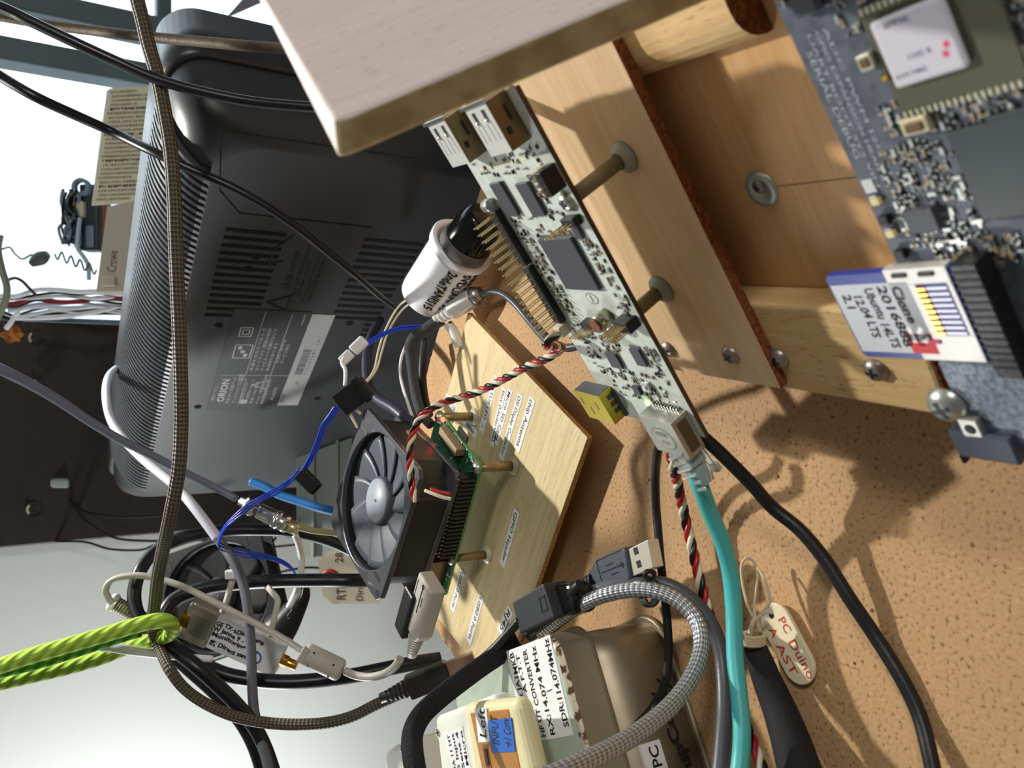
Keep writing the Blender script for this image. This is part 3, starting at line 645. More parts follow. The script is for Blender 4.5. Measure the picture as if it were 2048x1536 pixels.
while x > .194:
    w = rb.choice((.0004, .0006, .0009)); t.box(x - w, x, min(ty(-.1165), ty(-.1225)), max(ty(-.1165), ty(-.1225)), HB_ + .0003, HB_ + .00035); x -= w + rb.choice((.0004, .0007))
tx2 = lambda s_, size, x, z_, w: t.text(s_, size, (x, ty(z_), HB_ + .00038), RX, RU, 0, w)
tx2('9 7 5 1 0 7 6 8 1', .0036, .2265, -.1262, .032); tx2('5 8 1', .0026, .188, -.1262, .009); tx2('S6', .0038, .240, -.1225, .005); tx2('製造番号', .0030, .2655, -.1160, .012)
t.build('printing', mat('sticker print', (84, 88, 90), .6), sk)
t = MB(); m_ = 0
for s_, size, x, z_, w in (('注意', .006, .128, -.0900, .016), ('CAUTION', .004, .110, -.0890, .02), ('高圧注意 感電のおそれ', .0030, .134, -.0950, .05), ('取り扱いに注意', .0030, .134, -.0990, .036), ('カバーをはずさないでください', .0030, .140, -.1035, .062), ('内部に手を触れない', .0030, .140, -.1075, .046)): t.text(s_, size, (x, ty(z_), HB_ + .0002), RX, RU, 0, w)
for a, b in (((.150, -.093), (.142, -.078)), ((.142, -.078), (.134, -.093)), ((.134, -.093), (.150, -.093)), ((.076, -.082), (.090, -.072)), ((.090, -.072), (.104, -.072)), ((.104, -.072), (.100, -.080))):
    d_ = V((b[0] - a[0], b[1] - a[1], 0)); nn = V((-d_.y, d_.x, 0)).normalized() * .0005
    t.prism([(a[0] + nn.x, ty(a[1] + nn.y)), (b[0] + nn.x, ty(b[1] + nn.y)), (b[0] - nn.x, ty(b[1] - nn.y)), (a[0] - nn.x, ty(a[1] - nn.y))], HB_, HB_ + .0003)
part('embossed_warning', t, INKD, tv)
b = MB().box(.10, .34, min(ty(-.52), ty(-.315)), max(ty(-.52), ty(-.315)), -.045, .02).box(.06, .40, min(ty(-.535), ty(-.52)), max(ty(-.535), ty(-.52)), -.12, .07)
part('stand', b, BLK, tv, bevel=.004)
b = MB(); sb = Fr(V((.05, .80, -.375)), TVX, TV.y)
o = MB().box(-.30, .42, -.38, 0, -.19, .10) if YS > 0 else MB().box(-.30, .42, 0, .38, -.19, .10)
tf = Fr(V((TVO.x, TVO.y, .164 - .5355)), TVX, V((0, 0, 1)))
o = MB().box(-.02, .46, -.379, 0, -.16 if tf.z.dot(TVN) > 0 else -.10, .10 if tf.z.dot(TVN) > 0 else .16).build('side_cabinet', mat('cabinet dark', (58, 52, 48), .6, col2=(48, 43, 40), nscale=12)); o.matrix_world = tf.M()
tag(o, 'low dark cabinet that the television stands on, mostly hidden', 'cabinet')
def TVP_(u, v, b=.0): # picture point -> television frame
    return TV.at(u, v, b)

# ------------------------------------------------------------------ plywood base with labels
A0 = math.radians(60.5); BX = V((math.cos(A0), math.sin(A0), 0)); BY = V((-BX.y, BX.x, 0))
PB = Fr(T(1175, 875, .0125), BX, BY); PB.o.z = .0095
ply = thing('plywood_base', 'thin pale plywood rectangle with handwritten connector labels under the small green board', 'plywood base', PB)
part('plywood', MB().prism([(0, 0), (.131, 0), (.131, .070), (.131, .192), (.092, .183), (.028, .168), (0, .162)], 0, .003, 0, 1), [PLYT, PLYE], ply, bevel=.0003)
part('spacer_strip', MB().box(.112, .129, .01, .185, -.0094, 0), mat('honey strip', (206, 158, 96), .6), ply, bevel=.0004)
part('spacer_strip', MB().box(.012, .029, .01, .158, -.0094, 0), mat('honey strip', (206, 158, 96), .6), ply, bevel=.0004)
for s_, p0, p1, wd in (('chip Antenna', (1064, 800), (1034, 897), .0058), ('DSI Display Connector', (1040, 793), (1003, 915), .0052), ('Micro SD Card', (1020, 783), (992, 884), .0046), ('Slot (Underside)', (1008, 780), (984, 888), .0044), ('STATUS LED →', (992, 756), (963, 860), .0050), ('Micro USB', (893, 795), (912, 820), .0052), ('Power', (928, 838), (950, 868), .0052),
                       ('GPIO Header', (1033, 1025), (1005, 1128), .0052), ('USB2.0 Ports', (925, 1145), (905, 1218), .0054), ('USB2.0 Ports', (962, 1195), (938, 1282), .0054), ('RJ45', (1020, 1222), (1001, 1262), .0060), ('Ethernet Port', (1022, 1250), (990, 1318), .0056)):
    a, b = PB.at(*p0, .0031), PB.at(*p1, .0031); d_ = (b - a); L_ = d_.length; d_.normalize(); nn = V((0, 0, 1)).cross(d_)
    q = lambda s1, s2: ((a + d_ * s1 + nn * s2).x, (a + d_ * s1 + nn * s2).y)
    l_ = part('paper_label', MB().prism([q(-.001, -wd / 2), q(L_ + .001, -wd / 2), q(L_ + .001, wd / 2), q(-.001, wd / 2)], .003, .0032), PAP, ply)
    o_ = a - nn * wd * .28; o_.z = .00325
    MB().text(s_, wd * .78, o_, d_, nn, 0, L_ * .96, bold=.00004, wob=.05).build('handwriting', INK, l_)

# ------------------------------------------------------------------ small green board
PI_ = Fr(V((-.0420, .3515, .0345)), V((math.cos(math.radians(61)), math.sin(math.radians(61)), 0)), V((-math.sin(math.radians(61)), math.cos(math.radians(61)), 0)))
rp = thing('single_board_computer', 'small green circuit board with glowing red lamp standing on four standoffs under the fan', 'circuit board', PI_)
GPC = mat('green circuit board', (42, 120, 78), .4, col2=(34, 104, 66), nscale=400)
GPE = mat('green board edge', (96, 142, 62), .5)
part('circuit_board', MB().prism(rr(-.0035, .0525, -.0035, .0815, .003), -.0014, 0, 0, 1), [GPC, GPE], rp)
STB = mat('brass standoff', (158, 136, 92), .4, .5)
for x, y in ((0, 0), (.049, 0), (0, .058), (.049, .058)):
    zt = PB.o.z + .003 - PI_.o.z
    so = part('standoff', MB().cyl((x, y, -.0014), (x, y, zt + .0002), .0026, n=6), STB, rp)
    MB().lathe([(.0026, zt + .002), (.0048, zt + .001), (.005, zt), (0, zt)], (x, y, 0), (0, 0, 1), 20).build('flange', mat('clear washer', (196, 190, 170), .35), so)
    pan_screw('screw', x, y, 0, .0034, rp, mat('steel screw', (190, 188, 184), .35, .8))
h = part('pin_header', MB().box(-.0028, .0026, .0040, .0545, 0, .0026).box(-.0028, .0026, .0040, .0545, .0032, .0085), BLK, rp)
g = None
for i in range(20):
    for xx in (-.0018, .0008):
        if g is None: q = MB().box(-.00035, .00035, -.00035, .00035, .0024, .0098).build('header_pin', PIN, h); g = q
        else: q = g.copy(); COL.objects.link(q)
        q.location = (xx, .0053 + i * .00253, 0)
b = MB()
for i in range(20): b.box(-.0036, -.0028, .0048 + i * .00253, .0058 + i * .00253, .0004, .0086)
part('header_ribs', b, mat('ribbed plastic', (52, 50, 48), .5), rp)
part('display_connector', MB().box(.0145, .0365, -.0020, .0022, 0, .0052, 0).box(.0145, .0365, .0022, .0036, 0, .0055, 1), [mat('connector cream brown', (150, 132, 104), .5), BLK], rp, bevel=.0003)
part('status_lamp', MB().box(.0425, .0445, -.0030, -.0012, 0, .0012), RLO, rp)
part('chip', MB().box(.016, .030, .020, .034, 0, .0012), CHIP, rp)
for y in (.060, ): 
    part('usb_port', MB().box(.001, .0145, y, y + .0215, 0, .0105).box(.0022, .0133, y + .0212, y + .0216, .0015, .0095, 1), [mat('socket brown metal', (124, 108, 82), .35, .8), INKD], rp, bevel=.0003)
    part('usb_port', MB().box(.018, .0315, y, y + .0215, 0, .0105).box(.0192, .0303, y + .0212, y + .0216, .0015, .0095, 1), [mat('socket brown metal', (124, 108, 82), .35, .8), INKD], rp, bevel=.0003)
    part('network_socket', MB().box(.0345, .0505, y, y + .0215, 0, .0103), [mat('socket brown metal', (124, 108, 82), .35, .8), INKD], rp, bevel=.0003)
p = MB(); rnd = random.Random(21); scatter(p, .002, .048, -.0028, .0035, 60, 0, 1.1); scatter(p, -.0032, .0015, .055, .08, 20); scatter(p, .005, .045, .005, .055, 80)
o = part('soldered_parts', p, [INKD, TIN, mat('white smd', (214, 214, 204), .5)], rp); o['kind'] = 'stuff'
part('board_print', MB().text('DISPLAY', .0014, (.0200, -.0030, .0001), (1, 0, 0), (0, 1, 0), 0, .010), mat('board print white', (220, 230, 220), .5), rp)
sdm = MB().box(.0185, .0295, -.0065, .008, -.0026, -.0016).build('memory_card', mat('black micro card', (34, 34, 40), .35)); sdm.matrix_world = PI_.M()
tag(sdm, 'tiny black memory card sticking out under the edge of the small green board', 'memory card')

# ------------------------------------------------------------------ fans
FANB = mat('fan black plastic', (38, 38, 42), .38, bump=.1, bscale=900)
FANT = mat('fan rim lit tone', (66, 68, 74), .30, coat=.5)  # black fan plastic made paler, reflected light put into the colour
BLD = mat('fan blade grey', (78, 84, 94), .42)
HUB = mat('hub sticker grey', (150, 158, 168), .45)
def build_fan(root, S, H, hub=True, hubm=None, blades=11, FANT=FANT, BLD=BLD):
    c = S / 2; ro = S * .472; rib = S * .48; N_ = 64
    def sq(a, half, rad):     # rounded square radius at angle a
        best = None
        ca, sa = abs(math.cos(a)), abs(math.sin(a)); t_ = half / max(ca, sa)
        x_, y_ = t_ * ca, t_ * sa; k_ = half - rad
        if x_ > k_ and y_ > k_:
            bq = ca * k_ + sa * k_; disc = bq * bq - (2 * k_ * k_ - rad * rad); t_ = bq + math.sqrt(max(disc, 0))
        return t_
    def plate(z0, z1, ri, mi_=0):
        b = MB(); vs = []
        for z in (z0, z1):
            for rad_ in (0, 1):
                for i in range(N_):
                    a = 2 * math.pi * (i + .5) / N_; r_ = ri if rad_ == 0 else sq(a, c, S * .075); vs.append((c + r_ * math.cos(a), c + r_ * math.sin(a), z))
        fs = []
        for i in range(N_):
            j = (i + 1) % N_
            fs += [(i, N_ + i, N_ + j, j)[::-1], (2 * N_ + i, 3 * N_ + i, 3 * N_ + j, 2 * N_ + j), (N_ + i, N_ + j, 3 * N_ + j, 3 * N_ + i), (i, j, 2 * N_ + j, 2 * N_ + i)[::-1]]
        return b.add(vs, fs, mi_)
    fr_ = part('top_flange', plate(-.0030, 0, ro), FANT, root, bevel=.0004)
    part('bottom_flange', plate(-H, -H + .003, ro), FANT, root, bevel=.0004)
    b = MB(); vs = []
    for z in (-H + .003, -.003):
        for rad_ in (0, 1):
            for i in range(N_):
                a = 2 * math.pi * (i + .5) / N_; r_ = ro if rad_ == 0 else min(sq(a, c - .0008, S * .05), S * .565); vs.append((c + r_ * math.cos(a), c + r_ * math.sin(a), z))
    fs = []
    for i in range(N_):
        j = (i + 1) % N_; fs += [(N_ + i, N_ + j, 3 * N_ + j, 3 * N_ + i), (i, j, 2 * N_ + j, 2 * N_ + i)[::-1]]
    part('duct_wall', b.add(vs, fs), FANB, root)
    m_ = MB()
    hp = S * .445
    for x in (c - hp, c + hp):
        for y in (c - hp, c + hp):
            m_.cyl((x, y, -.0005), (x, y, .0002), S * .026, n=16)
            dx, dy = (c - x) * .28, (c - y) * .05
            m_.prism([(x + dx * .7 - .0008, y + dy), (x + dx * .7 + .0012, y + dy), (x + dx * .7 + .0012, y + dy + (c - y) * .22), (x + dx * .7 - .0008, y + dy + (c - y) * .22)], -.0005, .0002)
    part('screw_holes', m_, INKD, root)
    rt = MB().lathe([(0, -.0032), (S * .158, -.0032), (S * .17, -.0045), (S * .172, -H + .005), (0, -H + .005)], (c, c, 0), (0, 0, 1), 40)
    rot = part('rotor_hub', rt, BLD, root)
    if hub: MB().lathe([(0, 0.0002 - .0030), (S * .150, .0002 - .0030), (S * .152, -.0032)], (c, c, 0), (0, 0, 1), 40).build('hub_sticker', hubm or HUB, rot); MB().cyl((c, c, -.003), (c, c, -.0024), .0008, n=10).build('hub_dimple', mat('dimple', (86, 92, 100), .5), rot)
    for k_ in range(blades):
        b = MB(); a0 = 2 * math.pi * k_ / blades; nr, na = 6, 8; sp = 2 * math.pi / blades * 1.75; vs = []
        for i in range(nr + 1):
            r_ = S * .165 + (ro * .975 - S * .165) * i / nr
            for j in range(na + 1):
                a = a0 + sp * j / na + .28 * i / nr; z = -.0042 - (H - .011) * .26 * (j / na) ** 1.3 - .0015 * (1 - i / nr); vs.append((c + r_ * math.cos(a), c + r_ * math.sin(a), z))
        n2 = len(vs); vs += [(x, y, z - .0009) for x, y, z in vs]; w_ = na + 1; fs = []
        for i in range(nr):
            for j in range(na):
                q = i * w_ + j; fs += [(q, q + w_, q + w_ + 1, q + 1), (n2 + q, n2 + q + 1, n2 + q + w_ + 1, n2 + q + w_)]
        for i in range(nr): fs += [(i * w_, i * w_ + n2, (i + 1) * w_ + n2, (i + 1) * w_), (i * w_ + na, (i + 1) * w_ + na, (i + 1) * w_ + na + n2, i * w_ + na + n2)]
        for j in range(na): fs += [(nr * w_ + j, nr * w_ + j + 1 + 0, nr * w_ + j + 1 + n2, nr * w_ + j + n2)[::-1]]
        b.add(vs, fs, 0, True).build('fan_blade', BLD, rot)
    return root
FK = .95
FO = CP + (V((-.0117, .4408, .0599)) - CP) * FK
FA = Fr(FO, V((-.906, .403, .128)), V((-.410, -.911, -.034)))     # x: first to far left corner, y: towards the camera, z down
if FA.z.z < 0:                                                  # keep the open side up
    FA = Fr(FO, V((-.410, -.911, -.034)), V((-.906, .403, .128)))
fan = thing('cooling_fan', 'square black cooling fan with pale round hub lying flat over the small green board', 'fan', FA)
build_fan(fan, .0762, .0238)
FS = .0762
# sticker and lead on the fan wall facing the camera
yw = FS - .0008 if (FA.P(0, FS) - CP).length < (FA.P(FS, 0) - CP).length else None
# the wall from the first corner to the near corner faces the right of the room; find it as the face whose picture position is rightmost
def wall_frame(side):
    if side == 'x1': return Fr(FA.P(FS - .0008, 0, -.012), -FA.y, FA.z), FS
    if side == 'x0': return Fr(FA.P(.0008, 0, -.012), FA.y, FA.z), FS
    if side == 'y1': return Fr(FA.P(0, FS - .0008, -.012), FA.x, FA.z), FS
    return Fr(FA.P(0, .0008, -.012), -FA.x, FA.z), FS
def facing(p, n): return (CP - p).dot(n) / (CP - p).length
def pixx(p):
    q = p - CP; d_ = q.dot(CZ); return (1024 + FPX * q.dot(CX) / d_, 768 + FPX * q.dot(CY) / d_)
def on_wall(u, v):
    best = None
    for side, n, o in (('x1', FA.x, FA.P(FS - .0006, 0)), ('x0', -FA.x, FA.P(.0006, 0)), ('y1', FA.y, FA.P(0, FS - .0006)), ('y0', -FA.y, FA.P(0, .0006))):
        r = ray(u, v)
        if r.dot(n) >= 0: continue
        t = (o - CP).dot(n) / r.dot(n); P = CP + r * t; l = FA.L(P)
        if -.002 < l.x < FS + .002 and -.002 < l.y < FS + .002 and -.03 < l.z < .004: 
            if best is None or t < best[0]: best = (t, P, n)
    return best
for u, v, rx, ry in ((848, 872, .0064, .0028), (822, 868, .0040, .0024)):
    w_ = on_wall(u, v)
    if w_:
        f = Fr(w_[1] + w_[2] * .0002, w_[2].cross(FA.z), FA.z)
        o = MB().prism(ell(0, 0, rx, ry, 24), 0, .0003, 0, f=f).build('sticker', mat('tan oval sticker', (206, 164, 128), .5))
        o.parent = fan; o.matrix_parent_inverse = FA.M().inverted()

# ------------------------------------------------------------------ tin boxes, lower left of the room view
TX = V((math.cos(math.radians(29)), math.sin(math.radians(29)), 0)); TY = V((-TX.y, TX.x, 0))
TB = Fr(V((-.0985, .2555, 0)), -TX, -TY)      # x to the left, y towards the camera side reversed below
TB = Fr(V((-.1925, .2035, 0)) - TY * .003, TX, TY)        # origin front left, x right, y away
tin = thing('tin_box', 'rusty pale green tin box with a white label of radio frequencies on its lid', 'tin', TB)
TNG = mat('pale green tin top', (186, 198, 184), .42, .15, col2=(176, 188, 172), nscale=40, bump=.1, bscale=60)
TNB = mat('brown grey tin side', (158, 146, 124), .42, .55, col2=(140, 128, 106), nscale=30)  # sides browner and darker than the lid top
TNR = mat('rusty tin edge', (190, 182, 160), .5, .3, col2=(84, 50, 26), nscale=240, sharp=(.50, .56))
def rrect3(x0, x1, y0, y1, r, z): return [V((x, y, z)) for x, y in rr(x0, x1, y0, y1, r, 6)]
def loft2(rs, mi=0, cap=(True, True)):
    mb = MB(); n = len(rs[0]); vs = [v for r_ in rs for v in r_]
    mb.add(vs, [(j * n + i, j * n + (i + 1) % n, (j + 1) * n + (i + 1) % n, (j + 1) * n + i) for j in range(len(rs) - 1) for i in range(n)], mi, True)
    if cap[0]: mb.f.append([i for i in range(n)][::-1]); mb.m.append(mi); mb.sm.append(False)
    if cap[1]: mb.f.append([(len(rs) - 1) * n + i for i in range(n)]); mb.m.append(mi); mb.sm.append(False)
    return mb
LX, LY, LH = .111, .101, .0535
part('tin_body', loft2([rrect3(.0015, LX - .0015, .0015, LY - .0015, .013, .0015), rrect3(.0012, LX - .0012, .0012, LY - .0012, .013, LH - .016)]), TNB, tin)
part('base_bead', loft2([rrect3(0, LX, 0, LY, .014, 0), rrect3(-.001, LX + .001, -.001, LY + .001, .0145, .0012), rrect3(0, LX, 0, LY, .014, .0024)]), TNB, tin)
lid = part('tin_lid', loft2([rrect3(0, LX, 0, LY, .0105, LH - .0165), rrect3(-.0011, LX + .0011, -.0011, LY + .0011, .011, LH - .0155), rrect3(-.0002, LX + .0002, -.0002, LY + .0002, .0105, LH - .0140), rrect3(0, LX, 0, LY, .0105, LH - .0018)], 0, (True, False)), TNB, tin)
rm = loft2([rrect3(0, LX, 0, LY, .0105, LH - .0018), rrect3(.0006, LX - .0006, .0006, LY - .0006, .0102, LH - .0004), rrect3(.0022, LX - .0022, .0022, LY - .0022, .009, LH)], 0, (False, False)); part('lid_rim', rm, TNR, tin)
part('lid_top', loft2([rrect3(.0022, LX - .0022, .0022, LY - .0022, .009, LH - .0003), rrect3(.0024, LX - .0024, .0024, LY - .0024, .009, LH)]), TNG, tin)
pc = [TB.L(T(u, v, LH)) for u, v in ((1147, 1470), (1100, 1270), (1025, 1318), (1068, 1506))]
x1_, y0_ = max(p.x for p in pc[:3]), pc[0].y
f0 = pc[0]; dX = (pc[1] - pc[0]); wX = dX.length; dX.normalize(); dY = V((-dX.y, dX.x, 0)); hY = .0365
lp = [f0, f0 + dX * wX, f0 + dX * wX + dY * hY, f0 + dY * hY]
lb = part('paper_label', MB().prism([(p.x, p.y) for p in lp], LH, LH + .0002), PAP, tin)
t = MB()
for i, (s_, st, w, sz) in enumerate((('2017.Oct JA1MKB', .002, .033, .0048), ('A F.T.T', .0185, .015, .0040), ('HF UT CONVERTER', .001, .0335, .0046), ('RX:14.074 MHz', .001, .0335, .0048), ('↓', .017, .0022, .0045), ('SDR:114.074MHz', .003, .0325, .0050))):
    yy = hY - .0060 - (0, .0045, .0108, .0180, .0222, .0290)[i]
    o_ = f0 + dX * st + dY * (yy if i != 1 else hY - .0100); o_.z = LH + .00025
    if s_ == '↓': t.box(o_.x - .0002, o_.x + .0002, o_.y - .0012, o_.y + .0030, LH + .0002, LH + .00025); continue
    t.text(s_, sz, o_, dX, dY, 0, w, bold=.00012, wob=.05)
t.build('handwriting', INK, lb)
b = MB().box(.004, .064, -.0003, .0012, .0205, .0300, 0)
l2 = part('paper_label', b, PAP, tin)
MB().text('USB  mini P/S +5V/PC', .0062, (.0055, -.0004, .0228), (1, 0, 0), (0, 0, 1), 0, .057, bold=.00012, wob=.05).build('handwriting', INK, l2)
t = MB().text('upConv', .0072, (.052, -.0002, .0085), (1, 0, .18), (-.18, 0, 1), 0, .030, bold=.0003, wob=.1).text('+5X', .0060, (.072, -.0002, .0040), (1, 0, .35), (-.35, 0, 1), 0, .016, bold=.0003)
t.prism(ell(0, 0, .0062, .0062, 20), 0, .0001, 1, f=Fr(V((.035, .0010, .0105)), V((1, 0, 0)), V((0, 0, 1))))
part('marker_writing', t, [INK, mat('dark red blot', (110, 22, 24), .5)], tin)

LT = .0545
def boxpx(name, label, cat, pts, z0, z1, m, bevel=.003, group=None, rad=None):
    fx = flatpx(pts, z0, z1); cx = sum(p[0] for p in fx) / len(fx); cy = sum(p[1] for p in fx) / len(fx)
    f = Fr(V((cx, cy, z0)), V((fx[1][0] - fx[0][0], fx[1][1] - fx[0][1], 0)), V((fx[-1][0] - fx[0][0], fx[-1][1] - fx[0][1], 0)))
    if f.z.z < 0: f = Fr(f.o, f.y, f.x)
    r_ = thing(name, label, cat, f, group)
    lp_ = [f.L(V((p[0], p[1], z0))) for p in fx]
    part('body', MB().prism([(p.x, p.y) for p in lp_], 0, z1 - z0), m, r_, bevel=bevel, seg=4)
    return r_, f
WB = mat('off white box plastic', (222, 224, 214), .45, bump=.05)
# white project box that carries the elastic strap
wb, wf_ = boxpx('project_box', 'off white plastic project box with corner screw and label, strapped with black elastic', 'box', [(868, 1433), (985, 1388), (1040, 1640), (900, 1700)], .0547, .0640, WB, .003)
hh = .0093
q = [wf_.L(T(u, v, .064)) for u, v in ((876, 1465),)]
part('corner_screw', MB().lathe([(0, hh + .0003), (.0022, hh + .0003), (.0026, hh)], (q[0].x, q[0].y, 0), (0, 0, 1), 18).box(q[0].x - .0016, q[0].x + .0016, q[0].y - .0003, q[0].y + .0003, hh + .0002, hh + .0005, 1).box(q[0].x - .0003, q[0].x + .0003, q[0].y - .0016, q[0].y + .0016, hh + .0002, hh + .0005, 1), [mat('screw in cream', (190, 192, 170), .4, .4), INKD], wb)
def pxlabel(root, f, z, pts, lines, h, m=PAP, ink=INK, nm='paper_label'):
    """label outline given corner by corner: start of the text base line first"""
    P_ = [f.L(T(u, v, z)) for u, v in pts]; d_ = (P_[1] - P_[0]); L_ = d_.length; d_.normalize(); n_ = V((-d_.y, d_.x, 0)); 
    if (P_[3] - P_[0]).dot(n_) < 0: n_ = -n_
    zz = P_[0].z
    l_ = part(nm, MB().prism([(p.x, p.y) for p in P_], zz - .0001, zz + .0002), m, root)
    t_ = MB(); H_ = (P_[3] - P_[0]).dot(n_)
    for i, s_ in enumerate(lines):
        hh_ = H_ / len(lines); o_ = P_[0] + d_ * L_ * .05 + n_ * (H_ - hh_ * (i + .82)); o_.z = zz + .00025
        t_.text(s_, hh_ * .85, o_, d_, n_, 0, L_ * .9, bold=.0001, wob=.04)
    t_.build('handwriting', ink, l_); return l_
pxlabel(wb, wf_, .0641, [(955, 1600), (925, 1452), (890, 1470), (918, 1600)], ['WIEN DA 11 HT', 'SDR 5 Input', 'Line Sens 4', 'Line Micro'], .004)
wb2, wf2 = boxpx('project_box', 'off white plastic box at the bottom edge, outside the elastic strap', 'box', [(766, 1500), (812, 1478), (850, 1640), (790, 1660)], .012, .062, WB, .004)
q = wf2.L(T(804, 1498, .062)); part('corner_screw', MB().lathe([(0, .0503), (.0022, .0503), (.0026, .05)], (q.x, q.y, 0), (0, 0, 1), 18).box(q.x - .0016, q.x + .0016, q.y - .0003, q.y + .0003, .0502, .0505, 1).box(q.x - .0003, q.x + .0003, q.y - .0016, q.y + .0016, .0502, .0505, 1), [mat('screw in cream', (190, 192, 170), .4, .4), INKD], wb2)
# elastic strap
ELA = mat('black woven elastic', (24, 24, 28), .85, bump=1., bscale=1400)
sp_ = spline([(1035, 1280, .345), (1000, 1308, .338), (960, 1335, .332), (915, 1368, .325), (872, 1402, .318), (842, 1432, .312), (826, 1465, .306), (825, 1500, .302), (832, 1550, .298), (840, 1610, .295)])
o = MB().ribbon(sp_, .0082, .0012, -CZ).build('elastic_strap', ELA, ori=sp_[0]); tag(o, 'black woven elastic strap running round the white project box', 'strap')
# cream case with a brown recessed front
cz_ = .0725
cc, cf = boxpx('plug_case', 'cream plastic case with brown recessed top, white Left tag and blue tape', 'case', [(922, 1408), (1030, 1396), (1070, 1560), (950, 1580)], .0643, cz_, CRM, .0045)
h_ = cz_ - .0643
P_ = [cf.L(T(u, v, cz_)) for u, v in ((941, 1426), (1018, 1418), (1046, 1560), (972, 1570))]
part('recess', MB().prism([(p.x, p.y) for p in P_], h_ - .0005, h_ + .0003), mat('brown recess', (170, 116, 44), .45), cc, bevel=.0006)
pxlabel(cc, cf, cz_ + .0004, [(980, 1483), (973, 1415), (950, 1417), (958, 1485)], ['Left'], .004)
pxlabel(cc, cf, cz_ + .0004, [(1031, 1503), (1023, 1435), (976, 1441), (984, 1505)], ['INPUT', '→1 Conv'], .004, mat('blue tape', (24, 96, 190), .5), INK, 'blue_tape')
q = cf.L(T(976, 1513, cz_)); part('switch_slot', MB().box(q.x - .0045, q.x + .0045, q.y - .0022, q.y + .0022, h_, h_ + .0005, 0).box(q.x - .0030, q.x + .0030, q.y - .0012, q.y + .0012, h_ + .0005, h_ + .0009, 1), [mat('brown slot', (120, 74, 36), .5), INKD], cc)

# ------------------------------------------------------------------ plugs lying on the shelf
USBG = mat('blue grey moulded plug', (66, 72, 84), .45, bump=.3, bscale=1800)
def planar(name, label, cat, org, zt, dr_from, dr_to, group=None):
    a, b = T(*dr_from, zt), T(*dr_to, zt); f = Fr(T(*org, zt), b - a, V((0, 0, 1)).cross(b - a)); return thing(name, label, cat, f, group), f
zt = .0300
up, uf = planar('usb_plug', 'black usb plug with bright steel end pointing at the hardboard, on a black lead', 'plug', (1215, 1138), zt, (1200, 1150), (1275, 1118))
P_ = [uf.L(T(u, v, zt)) for u, v in ((1176, 1143), (1190, 1118), (1243, 1094), (1250, 1100), (1259, 1160), (1207, 1186), (1193, 1172))]
part('moulded_grip', MB().prism([(p.x, p.y) for p in P_], -.0085, 0), USBG, up, bevel=.0010, seg=3)
P_ = [uf.L(T(u, v, zt)) for u, v in ((1252, 1099), (1290, 1080), (1301, 1136), (1262, 1153))]
part('steel_shell', MB().prism([(p.x, p.y) for p in P_], -.0065, -.0012), mat('bright steel shell', (226, 222, 208), .28, .6), up, bevel=.0003)
t = MB()
for u, v in ((1272, 1102), (1278, 1128)):
    q = uf.L(T(u, v, zt - .0012)); t.box(q.x - .0013, q.x + .0013, q.y - .0013, q.y + .0013, -.0012, -.0011)
part('shell_window', t, INKD, up)
t = MB(); q = uf.L(T(1226, 1137, zt)); w_ = .0005
t.box(q.x - .008, q.x + .006, q.y - .0001, q.y + .0003, 0, .0002).prism(ell(q.x + .0062, q.y, .0011, .0011, 12), 0, .0002).box(q.x - .004, q.x + .001, q.y + .0018, q.y + .0022, 0, .0002).box(q.x - .002, q.x + .003, q.y - .0022, q.y - .0018, 0, .0002)
t.box(q.x - .0095, q.x + .0085, q.y + .0052, q.y + .0055, 0, .0002).box(q.x - .0095, q.x - .0092, q.y - .0052, q.y + .0055, 0, .0002)
part('moulded_symbol', t, INKD, up)
q = uf.L(T(1181, 1160, zt)); b = MB()
for i in range(4): b.cyl((q.x - .0015 - i * .0030, q.y, -.004), (q.x - .0035 - i * .0030, q.y, -.004), .0036 - i * .0004, n=16)
b.cyl((q.x + .002, q.y, -.004), (q.x - .014, q.y, -.004), .0024, n=14); part('strain_relief', b, BLK, up)
hd, hf = planar('adapter_plug', 'black adapter plug with a square mark beside the tin, lying over the plywood corner', 'plug', (1065, 1215), .052, (1055, 1232), (1120, 1198))
P_ = [hf.L(T(u, v, .052)) for u, v in ((1023, 1205), (1085, 1167), (1107, 1236), (1040, 1268))]
part('moulded_grip', MB().prism([(p.x, p.y) for p in P_], -.0115, 0), mat('adapter black', (50, 53, 58), .45, bump=.1, bscale=1200), hd, bevel=.0008)
P_ = [hf.L(T(u, v, .047)) for u, v in ((1090, 1172), (1136, 1166), (1152, 1196), (1150, 1228), (1112, 1240))]
part('front_shell', MB().prism([(p.x, p.y) for p in P_], -.016, -.005), BLKG, hd, bevel=.0022, seg=3)
q = hf.L(T(1087, 1207, .052)); t = MB()
for a in (-.0024, .0018): t.box(q.x + a, q.x + a + .0006, q.y - .003, q.y + .003, 0, .0002).box(q.x - .0024, q.x + .0024, q.y + a * 1.25 - .0002, q.y + a * 1.25 + .0005, 0, .0002)
part('moulded_mark', t, INKD, hd)
